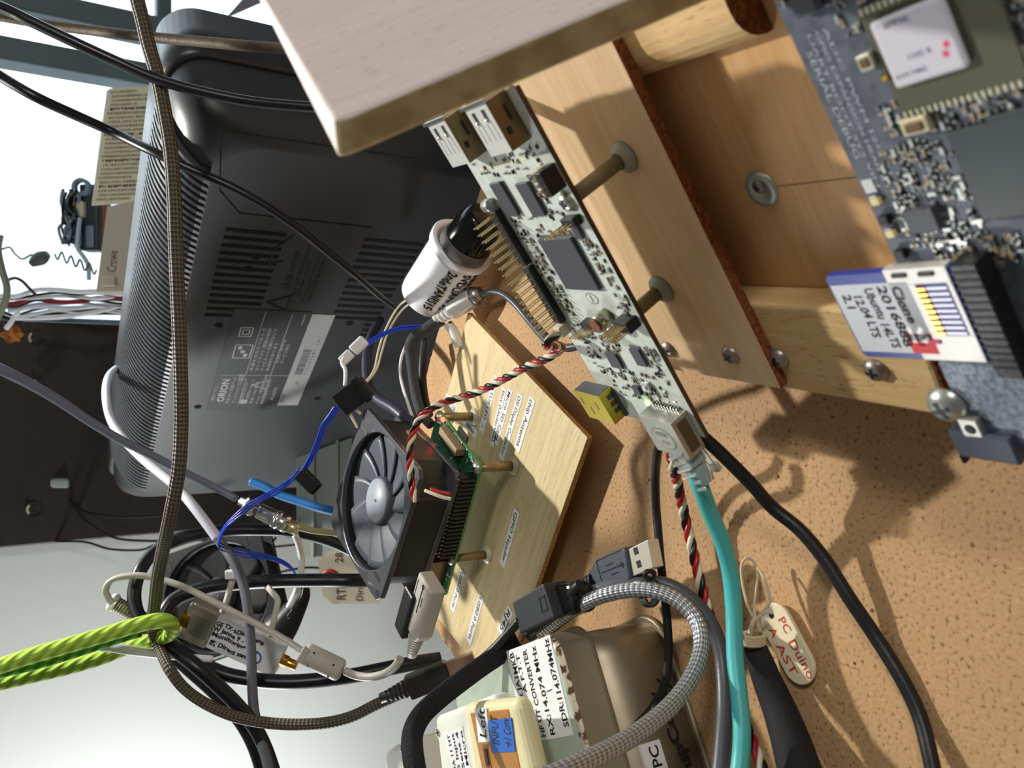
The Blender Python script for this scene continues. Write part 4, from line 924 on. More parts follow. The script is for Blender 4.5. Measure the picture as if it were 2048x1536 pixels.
# clear usb plug
cu, cf2 = Fr(W(905, 1340, .415), CX * .93 - CY * .37 + CZ * .0, CY * -.93 - CX * .37), None
cp_ = thing('usb_plug', 'smoky translucent usb plug with coppery steel end, left of the strapped boxes', 'plug', cu)
part('steel_shell', MB().box(-.002, .0130, -.0050, .0050, -.0020, .0022), mat('coppery steel', (150, 122, 104), .28, .8), cp_, bevel=.0003)
part('moulded_grip', MB().box(-.0250, -.002, -.0062, .0062, -.0035, .0035), mat('smoky plastic', (52, 50, 44), .25, trans=.25), cp_, bevel=.0012)
b = MB()
for i in range(5): b.cyl((-.0262 - i * .0024, 0, 0), (-.0276 - i * .0024, 0, 0), .0046 - i * .0004, n=16)
b.cyl((-.024, 0, 0), (-.040, 0, 0), .0028, n=14); part('strain_relief', b, mat('dark ribbed plastic', (48, 48, 48), .5), cp_)

# grey usb plug in the small green board
a_, b_ = W(838, 1205, .372), W(806, 1318, .385)
gx = (b_ - a_).normalized(); gu = Fr(a_, gx, V((0, 0, 1)).cross(gx))
gp = thing('usb_plug', 'light grey usb plug coming out from under the near corner of the fan', 'plug', gu)
part('moulded_grip', MB().prism([(-.012, -.0078), (.0150, -.0078), (.0195, -.0055), (.0195, .0055), (.0150, .0078), (-.012, .0078)], -.0078, 0), GRYP, gp, bevel=.0012, seg=3)
b = MB()
for i in range(7): b.cyl((.0200 + i * .0016, 0, -.004), (.0210 + i * .0016, 0, -.004), .0042 - i * .00025, n=16)
b.cyl((.018, 0, -.004), (.033, 0, -.004), .0026, n=14); part('strain_relief', b, GRYP, gp)
t = MB().box(-.008, .006, -.0003, .0003, 0, .0002).prism(ell(-.009, 0, .0012, .0012, 12), 0, .0002).box(-.004, .001, .0018, .0022, 0, .0002).box(-.009, .012, -.0058, -.0055, 0, .0002)
part('moulded_symbol', t, INKD, gp)
bk = thing('usb_stick', 'short black plastic stick plugged in behind the light grey usb plug', 'usb stick', Fr(W(806, 1222, .382), gx, V((0, 0, 1)).cross(gx)))
part('body', MB().box(-.012, .0135, -.0052, .0052, -.007, 0), BLK, bk, bevel=.0012)

# ------------------------------------------------------------------ network plug and teal cable
e0, e1 = R.P(.1250, -.0130, .0035), W(1398, 944, .262)
nx = (e1 - e0).normalized(); nf = Fr(e0, nx, nx.cross(R.z).cross(nx) * -1 if False else R.z.cross(nx))
CLR = mat('clear plastic', (236, 240, 240), .08, trans=.75, coat=.3)
npl = thing('network_plug', 'clear ribbed network plug on the end of the teal cable', 'plug', nf)
L_ = (e1 - e0).length
b = MB().box(0, L_ * .75, -.0052, .0052, -.0030, .0034)
part('clear_body', b, CLR, npl, bevel=.0006)
b = MB()
for i in range(6): b.box(L_ * .12 + i * .0026, L_ * .12 + i * .0026 + .0012, -.0054, .0054, .0034, .0042)
part('clear_ribs', b, CLR, npl, bevel=.0003)
part('boot', MB().lathe([(0, -.001), (.0036, -.001), (.0042, .002), (.0034, .006), (.003, .007)], (L_ * .74, 0, 0), (1, 0, 0), 18), CLR, npl)
part('latch', MB().box(-.002, .014, -.0018, .0018, -.0060, -.0052).box(.0105, .0135, -.0035, .0035, -.0062, -.0050), CLR, npl, bevel=.0004)
TEAL = mat('teal cable jacket', (72, 178, 178), .42, bump=.08)
cable('network_cable', 'thick teal network cable running from the clear plug to the bottom edge', 'cable', [e0 + nx * L_ * .5, e1 - nx * .004, (1396, 960, .262), (1418, 1020, .268), (1445, 1085, .272), (1461, 1150, .274), (1468, 1230, .272), (1470, 1310, .268), (1478, 1390, .262), (1484, 1460, .257), (1480, 1530, .253), (1462, 1640, .245)], .00285, TEAL)
# ------------------------------------------------------------------ cables on and over the shelf
WR, WK, WWh = mat('red wire', (176, 30, 36), .35), mat('black wire', (20, 18, 20), .35), mat('cream wire', (222, 214, 190), .4)
def twisted(label, pts, rh=.00095, rw=.00088, pitch=.0125):
    pp = spline(pts, 14); x = (pp[1] - pp[0]).normalized().orthogonal().normalized(); L_ = 0; paths = [[], [], []]
    for i, p in enumerate(pp):
        t = (pp[min(i + 1, len(pp) - 1)] - pp[max(i - 1, 0)]).normalized(); x = (x - t * x.dot(t)).normalized(); y = t.cross(x)
        if i: L_ += (p - pp[i - 1]).length
        for k in range(3):
            a = L_ / pitch * 2 * math.pi + k * 2.0944; paths[k].append(p + (x * math.cos(a) + y * math.sin(a)) * rh)
    r = bpy.data.objects.new('twisted_wires', None); COL.objects.link(r); r.location = pp[0]; tag(r, label, 'wires')
    for k, m in enumerate((WR, WK, WWh)):
        o = MB().tube([q - pp[0] for q in paths[k]], rw, 8).build(('red_wire', 'black_wire', 'cream_wire')[k], m, r)
    return r
jc = R.P(.0815, -.0499, .0044)
twisted('red, black and cream twisted wires swinging from the white board socket up to the fan', [jc, R.P(.0822, -.0500, .010), (1123, 694, .300), (1100, 713, .306), (1050, 735, .320), (1000, 762, .334), (950, 786, .346), (900, 801, .356), (860, 818, .362), (838, 840, .364), (825, 870, .363), (820, 905, .360), (822, 945, .358), (826, 985, .358), (833, 1002, .358)])
twisted('red, black and cream twisted wires on the hardboard under the clear network plug', [(1335, 880, .285), (1347, 930, .285), (1358, 980, .2975), (1370, 1035, .303), (1384, 1095, .302), (1397, 1150, .300), (1408, 1195, .299), (1425, 1250, .297), (1448, 1330, .291), (1480, 1420, .282), (1508, 1490, .272), (1540, 1580, .260)], .0011, .001, .0135)
pwr = [(1392, 858, .262), (1408, 876, .262), (1440, 905, .262), (1500, 965, .262), (1545, 1015, .262), (1600, 1060, .258), (1650, 1120, .254), (1700, 1198, .249), (1750, 1272, .245), (1800, 1352, .239), (1838, 1430, .234), (1862, 1520, .228), (1885, 1640, .222)]
cable('power_cable', 'thick black cable curving over the hardboard from the white board to the bottom right', 'cable', pwr, .00225, BLK)
cable('thin_cable', 'thin black cable running straight down the hardboard behind the looped silver cable', 'cable', [(1325, 870, .290), (1316, 900, .293), (1311, 950, .305), (1312, 1010, .311), (1317, 1070, .310), (1322, 1130, .308), (1329, 1190, .307), (1335, 1250, .305), (1337, 1310, .304), (1330, 1365, .303), (1308, 1412, .304), (1275, 1450, .300), (1250, 1470, .300)], .0017, BLK)
SILV = stripes('silver braided jacket', (120, 124, 130), (206, 210, 214), 9, 1500, .3, .7, .7)
cable('braided_cable', 'silver braided cable looping over the tin and the hardboard', 'cable', [(1082, 1268, .330), (1110, 1246, .322), (1150, 1217, .312), (1200, 1193, .304), (1260, 1180, .298), (1310, 1182, .293), (1355, 1200, .289), (1388, 1232, .285), (1402, 1270, .280), (1400, 1310, .274), (1383, 1355, .266), (1350, 1402, .257), (1300, 1448, .246), (1240, 1488, .234), (1180, 1518, .224), (1120, 1545, .216), (1040, 1575, .21)], .0029, SILV)
cable('audio_cable', 'smooth dark grey cable looping beside the silver braided one and down past the teal cable', 'cable', [(1060, 1270, .338), (1110, 1230, .327), (1160, 1198, .318), (1220, 1173, .311), (1290, 1166, .304), (1335, 1170, .300), (1380, 1196, .297), (1415, 1236, .294), (1437, 1285, .291), (1446, 1340, .287), (1449, 1410, .280), (1445, 1480, .272), (1438, 1560, .264), (1430, 1650, .256)], .0028, GCB)
b = MB(); c0 = W(1300, 1182, .296)
for k in range(3):
    lp = [W(1300 + 15 * math.cos(a) + k * 4 - 5, 1185 + 26 * math.sin(a), .2925 - .0005 * k + .0065 * (1 - math.cos(a - 1.2)) * .5) for a in [2 * math.pi * i / 20 for i in range(21)]]; b.tube(lp, .0008, 6)
b.tube(spline([(1296, 1160, .292), (1290, 1150, .290), (1296, 1142, .290), (1308, 1146, .291), (1304, 1158, .292)]), .0010, 6)
o = b.build('twist_tie', BLK, ori=c0); tag(o, 'black twist tie holding the silver and grey cables together', 'tie')
cable('usb_cable', 'short black lead of the usb plug bending down behind the adapter plug', 'cable', [(1160, 1168, .306), (1150, 1178, .308), (1140, 1192, .312), (1128, 1210, .316), (1115, 1222, .318)], .0020, BLK)
cable('adapter_cable', 'black cable from the adapter plug passing over the tin towards the strap', 'cable', [(1040, 1240, .333), (1015, 1268, .336), (985, 1300, .338), (950, 1330, .340), (915, 1352, .342)], .0019, BLK)
# grey lead with silver jack
jf = Fr(W(925, 606, .452), W(962, 592, .446) - W(870, 645, .463), CZ)
jk = thing('audio_jack', 'silver cylindrical plug with faceted barrel lying on the hardboard at the plywood corner', 'plug', jf)
part('barrel', MB().cyl((-.0085, 0, 0), (.0080, 0, 0), .0062, n=8, smooth=False), mat('brushed plug metal', (206, 206, 204), .3, .5), jk, bevel=.0006)
part('end_collar', MB().lathe([(0, .0080), (.0050, .0080), (.0056, .0095), (.0038, .0135), (0, .0135)], (0, 0, 0), (1, 0, 0), 20), TIN, jk)
b = MB()
for i in range(4): b.lathe([(.0034, -.0085 - i * .003), (.0048 - i * .0002, -.0092 - i * .003), (.0046 - i * .0002, -.0110 - i * .003), (.0034, -.0114 - i * .003)], (0, 0, 0), (1, 0, 0), 18)
b.cyl((-.0205, 0, 0), (-.0080, 0, 0), .0034, n=16); part('ribbed_tail', b, mat('white ribbed plastic', (214, 214, 206), .4), jk)
b = MB().cyl((-.0130, 0, .004), (-.006, -.003, .0125), .0036, n=14); 
cable('audio_lead', 'thin dark grey lead arching from the silver plug under the white board', 'cable', [(958, 592, .447), (980, 584, .440), (1005, 588, .434), (1030, 607, .428), (1055, 637, .420), (1080, 667, .409), (1100, 686, .400), (1125, 695, .392), (1160, 692, .384), (1200, 688, .378)], .0019, GCB)
cable('taped_cable', 'cable wrapped in fuzzy grey black tape running from the silver plug behind the plywood', 'cable', [(884, 638, .462), (868, 648, .462), (848, 662, .463), (828, 677, .464), (820, 700, .464), (823, 730, .462), (828, 770, .458), (834, 800, .452), (845, 830, .445), (862, 850, .440)], .0035, mat('fuzzy grey tape', (62, 62, 66), .9, bump=1., bscale=500), rf=lambda t, l: .0037 if t < .45 else .0028)
cable('screen_cable', 'smooth dark cable dropping behind the fan past the television base', 'cable', [(760, 640, .54), (745, 668, .52), (735, 700, .50), (733, 740, .49), (738, 775, .48), (755, 797, .47), (785, 815, .455), (810, 835, .445), (830, 850, .44)], .0030, mat('dull violet black', (56, 56, 72), .42))
cable('white_lead', 'thin white lead hanging beside the taped cable', 'cable', [(812, 690, .50), (803, 715, .495), (800, 745, .49), (806, 775, .48), (816, 808, .47), (824, 832, .46)], .0009, WHT)
cable('black_lead', 'black cable behind the taped cable under the television', 'cable', [(850, 680, .50), (846, 720, .495), (845, 760, .49), (850, 800, .48), (858, 830, .47)], .0026, BLK)
# film canister
ca, cb = W(927, 487, .438), W(850, 598, .470); ax = (ca - cb).normalized(); cl = (ca - cb).length; ff = Fr(cb, ax.cross(CZ), ax.cross(ax.cross(CZ)))
if ff.z.dot(ax) < 0: ff = Fr(cb, -(ax.cross(CZ)), ax.cross(ax.cross(CZ)))
can = thing('film_canister', 'white film canister with marker writing lying open beside the white board', 'canister', ff)
Rc = .0168
part('tub', MB().lathe([(0, 0), (Rc * .80, 0), (Rc * .94, .002), (Rc * .97, .006), (Rc, cl - .006), (Rc, cl - .0055), (Rc * 1.1, cl - .005), (Rc * 1.12, cl - .001), (Rc * 1.06, cl), (Rc * .94, cl - .0004), (Rc * .86, cl - .002), (Rc * .85, .004), (0, .003)], (0, 0, 0), (0, 0, 1), 48), WHC, can)
# writing wrapped on the side that faces the camera
def wraptext(s_, size, a0, z0, width, mb):
    k = len(mb.v); mb.text(s_, size, (0, 0, 0), (1, 0, 0), (0, 1, 0), 0, width, bold=.00022, wob=.08)
    for i in range(k, len(mb.v)):
        p = mb.v[i]; a = a0 + p.y / Rc; mb.v[i] = V((math.cos(a) * (Rc * .985 + .0005), math.sin(a) * (Rc * .985 + .0005), z0 - p.x))
cd = CP - W(885, 540, .45); av = math.atan2(cd.dot(ff.y), cd.dot(ff.x)); t = MB()
wraptext('2ndeTANIS15', .0075, av + .10, cl - .008, .032, t); wraptext('SVDUAHPAN', .0072, av + .62, cl - .007, .034, t); wraptext('ANTVXMZ', .0070, av + 1.05, cl - .007, .034, t)
part('marker_writing', t, INK, can)
kf = Fr(W(947, 466, .424), ff.x, ff.y)
kn = thing('small_bottle', 'glossy black fluted bottle cap standing out of the open white canister', 'bottle', kf)
part('knob_body', MB().lathe([(0, -.012), (.0125, -.012), (.0130, -.004), (.0122, .006), (.0095, .0125), (.0080, .0135), (0, .0135)], (0, 0, 0), (0, 0, 1), 36), BLKG, kn)
part('grey_collar', MB().lathe([(.0131, -.0125), (.0140, -.012), (.0140, -.006), (.0131, -.0055)], (0, 0, 0), (0, 0, 1), 36), mat('grey rubber collar', (86, 84, 82), .7), kn)
b = MB()
for i in range(5):
    a = av + .5 + i * .16; b.box(-.0003, .0003, -.0004, .0004, -.005, .008, 0, MX.Rotation(a, 3, 'Z'), (math.cos(a) * .0127, math.sin(a) * .0127, 0))
part('knob_flutes', b, BLK, kn)
# white wires from canister, connector block and blue wires
for i, dy in enumerate((0, 7)):
    cable('white_wire', ('upper' if i == 0 else 'lower') + ' of the two thin white wires from the canister to the black connector block', 'wire', [(826 + dy * .8, 592 + dy, .470), (800 + dy, 610 + dy, .466), (782 + dy, 637 + dy * .5, .462), (766 + dy, 672, .458), (756 + dy, 705, .454), (748 + dy * .6, 740, .450), (730, 765 + dy * .4, .446), (708 + dy, 779, .444)], .00062, WWh)
cn = thing('connector_block', 'black rectangular connector joining white and blue wires above the fan corner', 'connector', CF(700, 797, .440, (.80, -.60), 10))
part('housing', MB().box(-.0070, .0085, -.0065, .0070, -.004, .003), BLK, cn, bevel=.0004); part('latch_bar', MB().box(.0062, .0100, -.0075, .0080, -.003, .0038), BLK, cn, bevel=.0004)
part('mate_half', MB().box(.0085, .0125, -.0062, .0066, -.0035, .0022), mat('dark green grey block', (40, 44, 42), .5), cn, bevel=.0004)
fe = thing('wire_connector', 'glossy white two piece crimp connector above the black connector block', 'connector', CF(705, 703, .448, (.72, -.69)))
part('sleeve', MB().box(-.0085, -.0008, -.0028, .0028, -.002, .002), WHT, fe, bevel=.0008); part('sleeve', MB().box(.0000, .0098, -.0033, .0033, -.002, .002), WHT, fe, bevel=.001)
cable('white_wire', 'short white wire bending from the crimp connector into the black block', 'wire', [(690, 712, .447), (684, 725, .446), (690, 738, .444), (691, 752, .442), (690, 772, .441)], .0011, WHT)
BLU = mat('blue wire', (22, 70, 210), .3)
for i, d_ in enumerate((-2, 3)):
    cable('blue_wire', ('outer' if i == 0 else 'inner') + ' thin blue wire arching from the crimp connector behind the canister', 'wire', [(732, 690 + d_, .452), (760, 671 + d_, .456), (800, 656 + d_, .462), (840, 653 + d_, .468), (870, 645 + d_, .474), (895, 628 + d_, .48)], .0007, BLU)
for i, d_ in enumerate((-6, 0, 6)):
    cable('blue_wire', ('left', 'middle', 'right')[i] + ' blue wire of three hanging from the black connector block to the small black socket', 'wire', [(676 + d_, 812, .440), (664 + d_, 830, .442), (650 + d_, 850, .445), (640 + d_ * .8, 875, .450), (628 + d_ * .8, 905, .455), (612 + d_ * .6, 933, .458), (600 + d_ * .5, 947, .460)], .00055, BLU)
    cable('blue_wire', ('upper', 'middle', 'lower')[i] + ' blue wire of three running from the small black socket over the metal connector', 'wire', [(600, 942 + d_, .458), (580, 962 + d_ * .7, .456), (555, 981 + d_, .452), (525, 996 + d_ * .7, .448), (495, 1015 + d_, .446), (470, 1035 + d_ * .8, .447), (448, 1058 + d_ * .5, .450), (437, 1085 + d_, .46), (452, 1098 + d_, .47), (490, 1108 + d_, .48), (540, 1115 + d_ * .6, .49), (575, 1130 + d_ * .5, .50), (592, 1150, .505), (601, 1180, .51)], .00055, BLU)
ds = thing('pin_socket', 'small black multi pin socket hanging on the blue wires', 'connector', CF(614, 955, .455, (.70, .70)))
part('housing', MB().box(-.005, .008, -.0048, .0030, -.003, .003), BLK, ds, bevel=.0004); b = MB()
for i in range(5): b.box(.008, .0095, -.0045 + i * .0016, -.0037 + i * .0016, -.002, .002)
part('pins', b, BLK, ds)
# fan leads
cable('fan_lead', 'cream fan lead between the black connector block and the far fan corner', 'wire', [(700, 812, .440), (712, 820, .441), (722, 828, .442)], .0008, WWh)
cable('fan_lead', 'lower cream fan lead crossing to the edge of the fan', 'wire', [(699, 824, .440), (706, 838, .441), (716, 856, .442)], .0008, WWh)
cable('fan_lead', 'cream lead lying along the fan wall facing the camera', 'wire', [(850, 981, .354), (868, 988, .352), (885, 994, .351), (902, 998, .3505)], .0008, WWh)
cable('fan_lead', 'red lead beside the cream one on the fan wall', 'wire', [(862, 978, .354), (880, 984, .352), (900, 988, .351)], .0008, WR)

# ------------------------------------------------------------------ round tag, sleeve and string
tp = [(1551, 1246), (1594, 1328)]; zt = .0035
a_, b_ = T(*tp[0], zt), T(*tp[1], zt); tfx = (b_ - a_); tl = tfx.length; tf_ = Fr(a_, tfx, V((0, 0, 1)).cross(tfx)); rt_ = .0068
pts = [(tl + rt_ * math.sin(math.pi * i / 14), rt_ * math.cos(math.pi * i / 14)) for i in range(15)] + [(-rt_ * math.sin(math.pi * i / 14), -rt_ * math.cos(math.pi * i / 14)) for i in range(15)]
tg = thing('oval_tag', 'cream oval tag with red handwriting tied by string on the hardboard', 'tag', tf_)
part('tag_plate', MB().prism(pts, -.0016, 0), mat('cream tag', (226, 214, 180), .5), tg, bevel=.0004)
part('eyelet_hole', MB().cyl((-.0028, 0, -.0001), (-.0028, 0, .0001), .0011, n=16), INKD, tg)
sgn = 1 if tf_.y.dot(CX) > 0 else -1
t = MB(); ux = V((1, 0, 0)); uy = V((0, sgn, 0))
for s_, sz, x, y, w in (('PC', .0048, -.0006, .0018, .0055), ('Duino', .0050, .0072, .0012, .0135), ('A', .0046, .0005, -.0042, .0034), ('AST', .0046, .0062, -.0046, .0110)): t.text(s_, sz, (x, y * sgn, .00005), ux, uy, 0, w, bold=.00006, wob=.05)
part('handwriting', t, RED, tg)
SLV = mat('matt black sleeve', (24, 24, 28), .8, bump=.6, bscale=600)
cable('sleeved_cable', 'thick matt black sleeved cable ending in white string beside the oval tag', 'cable', [(1508, 1290, .280), (1520, 1322, .278), (1536, 1365, .276), (1556, 1412, .272), (1574, 1460, .266), (1590, 1510, .260), (1606, 1570, .254), (1622, 1650, .246)], .0045, SLV, rf=lambda t, l: .0040 + .0032 * min(1, t * 1.2))
STR = mat('cream cotton string', (206, 192, 162), .9, bump=.6, bscale=1500)
b = MB(); c0 = W(1508, 1280, .278)
for k in range(4):
    lp = [W(1508 + 21 * math.cos(a), 1276 + 7 * math.sin(a) + k * 5 - 6, .276 + .004 * math.sin(a + 2.4)) for a in [2 * math.pi * i / 18 for i in range(19)]]; b.tube(lp, .0008, 6)
b.tube(spline([(1500, 1270, .274), (1504, 1250, .272), (1512, 1236, .272), (1520, 1262, .273)]), .0009, 6)
b.tube(spline([(1510, 1240, .272), (1498, 1218, .274), (1490, 1190, .276), (1484, 1160, .278), (1483, 1132, .279), (1492, 1117, .279), (1506, 1122, .279), (1515, 1145, .278), (1512, 1180, .276), (1508, 1215, .274), (1512, 1238, .272)]), .0005, 6)
b.tube(spline([(1512, 1238, .272), (1528, 1220, .271), (1540, 1200, .271), (1530, 1160, .274), (1515, 1135, .277)]), .0005, 6)
b.tube(spline([(1512, 1240, .272), (1530, 1225, .270), (1545, 1226, .2685)]), .0006, 6)
o = b.build('string', STR, ori=c0); tag(o, 'cream cotton string knotted round the black sleeve and looped through the oval tag', 'string')

# ------------------------------------------------------------------ hanging cables in front of everything
CORD = stripes('brown grey braided cord', (50, 46, 38), (100, 92, 76), 6, 1500, .6, .0, 1.2, True)
cable('braided_cable', 'brown grey braided cord hanging down in front of the television', 'cable', [(262, -60, .37), (272, -10, .37), (286, 45, .37), (298, 95, .37), (314, 150, .37), (328, 220, .37), (341, 300, .37), (348, 390, .37), (351, 480, .372), (355, 580, .374), (359, 680, .376), (362, 780, .378), (362, 860, .38), (357, 940, .38), (343, 1020, .385), (328, 1090, .40), (316, 1150, .415), (309, 1210, .428), (304, 1255, .432), (318, 1295, .432), (340, 1340, .42), (372, 1380, .42), (420, 1412, .42), (480, 1436, .42), (560, 1448, .42), (640, 1447, .42), (700, 1434, .42), (750, 1410, .418), (790, 1392, .416), (835, 1372, .415)], .0033, CORD, rf=lambda t, l: .0033 if t < .62 else .0029)
BC = mat('satin black cable', (20, 20, 26), .34)
cable('hanging_cable', 'upper black cable slanting across the window and the television back', 'cable', [(-50, -8, .36), (20, 22, .36), (60, 42, .36), (150, 85, .362), (230, 122, .365), (310, 157, .366), (400, 183, .366), (500, 203, .366), (600, 213, .364), (680, 217, .362)], .0025, BC)
cable('hanging_cable', 'lower black cable slanting from the window over the television to its foot', 'cable', [(-50, 118, .40), (0, 152, .40), (70, 193, .40), (150, 230, .41), (230, 266, .42), (310, 305, .41), (380, 338, .41), (450, 368, .412), (520, 405, .415), (590, 452, .42), (650, 500, .43), (710, 548, .44), (760, 592, .455), (800, 622, .47)], .0024, BC, rf=lambda t, l: .0028 - .0009 * t)
RODM = mat('weathered brown rod', (92, 78, 56), .6, col2=(62, 50, 38), nscale=60, bump=.4, bscale=300)
cable('brown_rod', 'weathered brown rod running along the window mullion to the plank', 'cable', [(-60, 22, .40), (20, 36, .40), (100, 50, .40), (200, 63, .395), (300, 74, .385), (400, 83, .375), (500, 92, .365), (600, 99, .355), (700, 106, .345)], .0025, RODM)  # a rod, built with the cable function
cable('coax_cable', 'blue grey coaxial cable crossing the dark panel down to the metal connectors', 'cable', [(-50, 712, .40), (0, 738, .40), (60, 768, .41), (120, 803, .42), (180, 843, .43), (240, 879, .44), (310, 914, .45), (370, 945, .455), (430, 975, .46), (474, 998, .46)], .0026, GRC, rf=lambda t, l: .0029 - .0009 * t)
cx = Fr(W(520, 1022, .46), W(596, 1055, .46) - W(472, 992, .46), CZ)
cnn = thing('coax_connector', 'nickel coaxial connector pair with yellowish crimp end below the television corner', 'connector', cx)
part('rear_nut', MB().lathe([(0, -.0130), (.0030, -.0130), (.0030, -.0095), (.0058, -.0092), (.0064, -.0060), (.0058, -.0035), (.0040, -.0030), (.0040, -.0005), (0, -.0005)], (0, 0, 0), (1, 0, 0), 6), MET, cnn)
part('barrel', MB().lathe([(0, -.001), (.0044, -.001), (.0046, .0005), (.0046, .0085), (.0052, .0090), (.0052, .0100), (.0040, .0104), (0, .0104)], (0, 0, 0), (1, 0, 0), 28), MET, cnn)
part('front_nut', MB().lathe([(0, .0100), (.0054, .0104), (.0054, .0125), (.0044, .0130), (.0050, .0140), (.0050, .0180), (0, .0182)], (0, 0, 0), (1, 0, 0), 28), MET, cnn)
part('crimp_sleeve', MB().lathe([(0, .0180), (.0042, .0180), (.0034, .0230), (.0028, .0250), (0, .0250)], (0, 0, 0), (1, 0, 0), 24), mat('pale brass', (206, 198, 150), .3, .8), cnn)
cable('beige_cable', 'beige green cable leaving the nickel connector towards the fan', 'cable', [(592, 1053, .46), (620, 1060, .462), (650, 1064, .465), (690, 1068, .47), (730, 1072, .48)], .0019, mat('beige green jacket', (150, 146, 104), .5))
LC = mat('pale grey cable', (198, 200, 210), .38)
cable('pale_cable', 'pale grey cable looping round the television corner down to the dark panel edge', 'cable', [(240, 733, .70), (230, 740, .66), (219, 752, .60), (213, 775, .565), (214, 805, .54), (224, 842, .53), (246, 876, .52), (280, 912, .51), (320, 946, .50), (355, 975, .49), (385, 1010, .48), (412, 1045, .475), (436, 1078, .472)], .0030, LC)
cable('pale_cable_lower', 'darker grey lower stretch of the pale cable, in front of the hanging fan', 'cable', [(436, 1078, .472), (446, 1092, .47), (462, 1115, .465), (480, 1150, .46), (491, 1190, .455), (498, 1240, .45), (502, 1300, .445), (504, 1360, .44), (508, 1420, .435), (520, 1470, .43), (536, 1530, .425), (550, 1600, .42)], .0028, mat('slate grey cable', (92, 94, 104), .4))  # lower run of the pale cable, split off in a darker grey
cable('loop_cable', 'thick black cable of the big upper loop passing behind the lime cord', 'cable', [(740, 1125, .54), (690, 1096, .53), (640, 1076, .52), (580, 1063, .51), (520, 1060, .505), (460, 1061, .50), (400, 1068, .49), (350, 1080, .48), (310, 1103, .47), (282, 1138, .46), (269, 1180, .455), (271, 1215, .45), (285, 1245, .445), (312, 1272, .44), (350, 1300, .435), (392, 1332, .43), (430, 1366, .43), (470, 1405, .43), (505, 1448, .43), (530, 1495, .43), (552, 1560, .43), (570, 1620, .43)], .0038, BC)
cable('loop_cable', 'black cable of the lower loop from the fan corner round the dongle and back right', 'cable', [(760, 1160, .50), (700, 1161, .49), (640, 1161, .49), (560, 1162, .49), (490, 1166, .49), (430, 1172, .485), (380, 1184, .48), (345, 1202, .475), (326, 1232, .47), (322, 1262, .465), (338, 1288, .462), (370, 1310, .46), (410, 1332, .458), (455, 1350, .456), (510, 1360, .456), (570, 1364, .458), (630, 1361, .46), (700, 1352, .462), (770, 1338, .466), (830, 1326, .47), (880, 1318, .475)], .0042, BC)
cable('loop_cable', 'second thick black cable running beside the big loop to the bottom edge', 'cable', [(300, 1262, .446), (335, 1298, .45), (375, 1335, .448), (420, 1375, .446), (460, 1415, .445), (490, 1455, .444), (512, 1500, .443), (530, 1560, .443), (545, 1620, .443)], .0040, BC)
UC = mat('warm grey usb cable', (172, 168, 160), .45)
cable('usb_cable', 'thin light grey usb cable looping over the dongle from its ribbed plug to the ferrite', 'cable', [(225, 1207, .44), (216, 1195, .44), (211, 1180, .44), (220, 1164, .44), (240, 1155, .44), (275, 1151, .44), (315, 1157, .44), (360, 1171, .438), (410, 1194, .436), (460, 1220, .434), (520, 1251, .432), (570, 1279, .43), (606, 1303, .428)], .0018, UC)
cable('usb_cable', 'light grey usb cable between the ferrite and the grey plug under the fan', 'cable', [(690, 1342, .42), (712, 1351, .418), (740, 1354, .414), (768, 1348, .408), (788, 1335, .402), (800, 1318, .398)], .0021, UC)
fr_ = thing('ferrite_core', 'warm grey clip on ferrite cylinder on the light grey usb cable', 'ferrite', CF(646, 1324, .424, (.90, .43)))
part('shell', MB().lathe([(0, -.0115), (.0040, -.0115), (.0056, -.0105), (.0060, -.0090), (.0060, .0090), (.0056, .0105), (.0040, .0115), (0, .0115)], (0, 0, 0), (1, 0, 0), 24), GRYP, fr_)
b = MB()
for x, y in ((-.006, .004), (-.006, -.003), (.006, .003), (.006, -.004)): b.ball((x, y, math.sqrt(.0060 ** 2 - y * y) - .0003), .0007, 0, 8)
part('pin_marks', b, INKD, fr_); part('clip', MB().box(-.0125, -.0085, -.0035, .0045, .001, .0062), GRYP, fr_, bevel=.0008)
rp_ = thing('ribbed_plug', 'ribbed brass coloured plug with white ends behind the black loop', 'plug', CF(258, 1222, .452, (.87, .49)))
b = MB()
for i in range(11): b.lathe([(.0026, -.008 + i * .0016), (.0040, -.0078 + i * .0016), (.0040, -.0070 + i * .0016), (.0026, -.0068 + i * .0016)], (0, 0, 0), (1, 0, 0), 18)
b.cyl((-.0085, 0, 0), (.011, 0, 0), .0028, n=14); part('ribbed_grip', b, mat('khaki plastic', (128, 124, 94), .45), rp_)
part('end_cap', MB().ball((-.0100, .0028, 0), .0026, 0).ball((-.0100, -.0028, .0003), .0026, 0), WHT, rp_); part('grey_body', MB().box(.010, .022, -.0050, .0050, -.003, .003), mat('grey plug body', (112, 114, 110), .5), rp_, bevel=.001)
LIME = stripes('lime yarn', (140, 178, 56), (176, 208, 80), 5, 800, .95, 0., 1., False)
LM2 = LIME
cable('lime_cord', 'thick lime green yarn cord looped round the black cables at the left', 'cord', [(-70, 1352, .40), (0, 1332, .40), (60, 1312, .40), (130, 1292, .402), (200, 1272, .405), (260, 1254, .408), (300, 1244, .41), (328, 1242, .412), (343, 1250, .418), (342, 1266, .428), (322, 1276, .434), (290, 1284, .436), (250, 1296, .436), (200, 1316, .434), (130, 1336, .432), (60, 1352, .43), (0, 1366, .43), (-70, 1382, .43)], .0040, LIME)
cable('lime_cord', 'darker second strand of the lime green cord between the two others', 'cord', [(-70, 1362, .415), (0, 1344, .415), (60, 1330, .415), (110, 1316, .415), (170, 1297, .415), (230, 1277, .416), (280, 1262, .418)], .0032, stripes('deep lime yarn', (64, 126, 28), (100, 160, 42), 5, 800, .95, 0., 1., False))
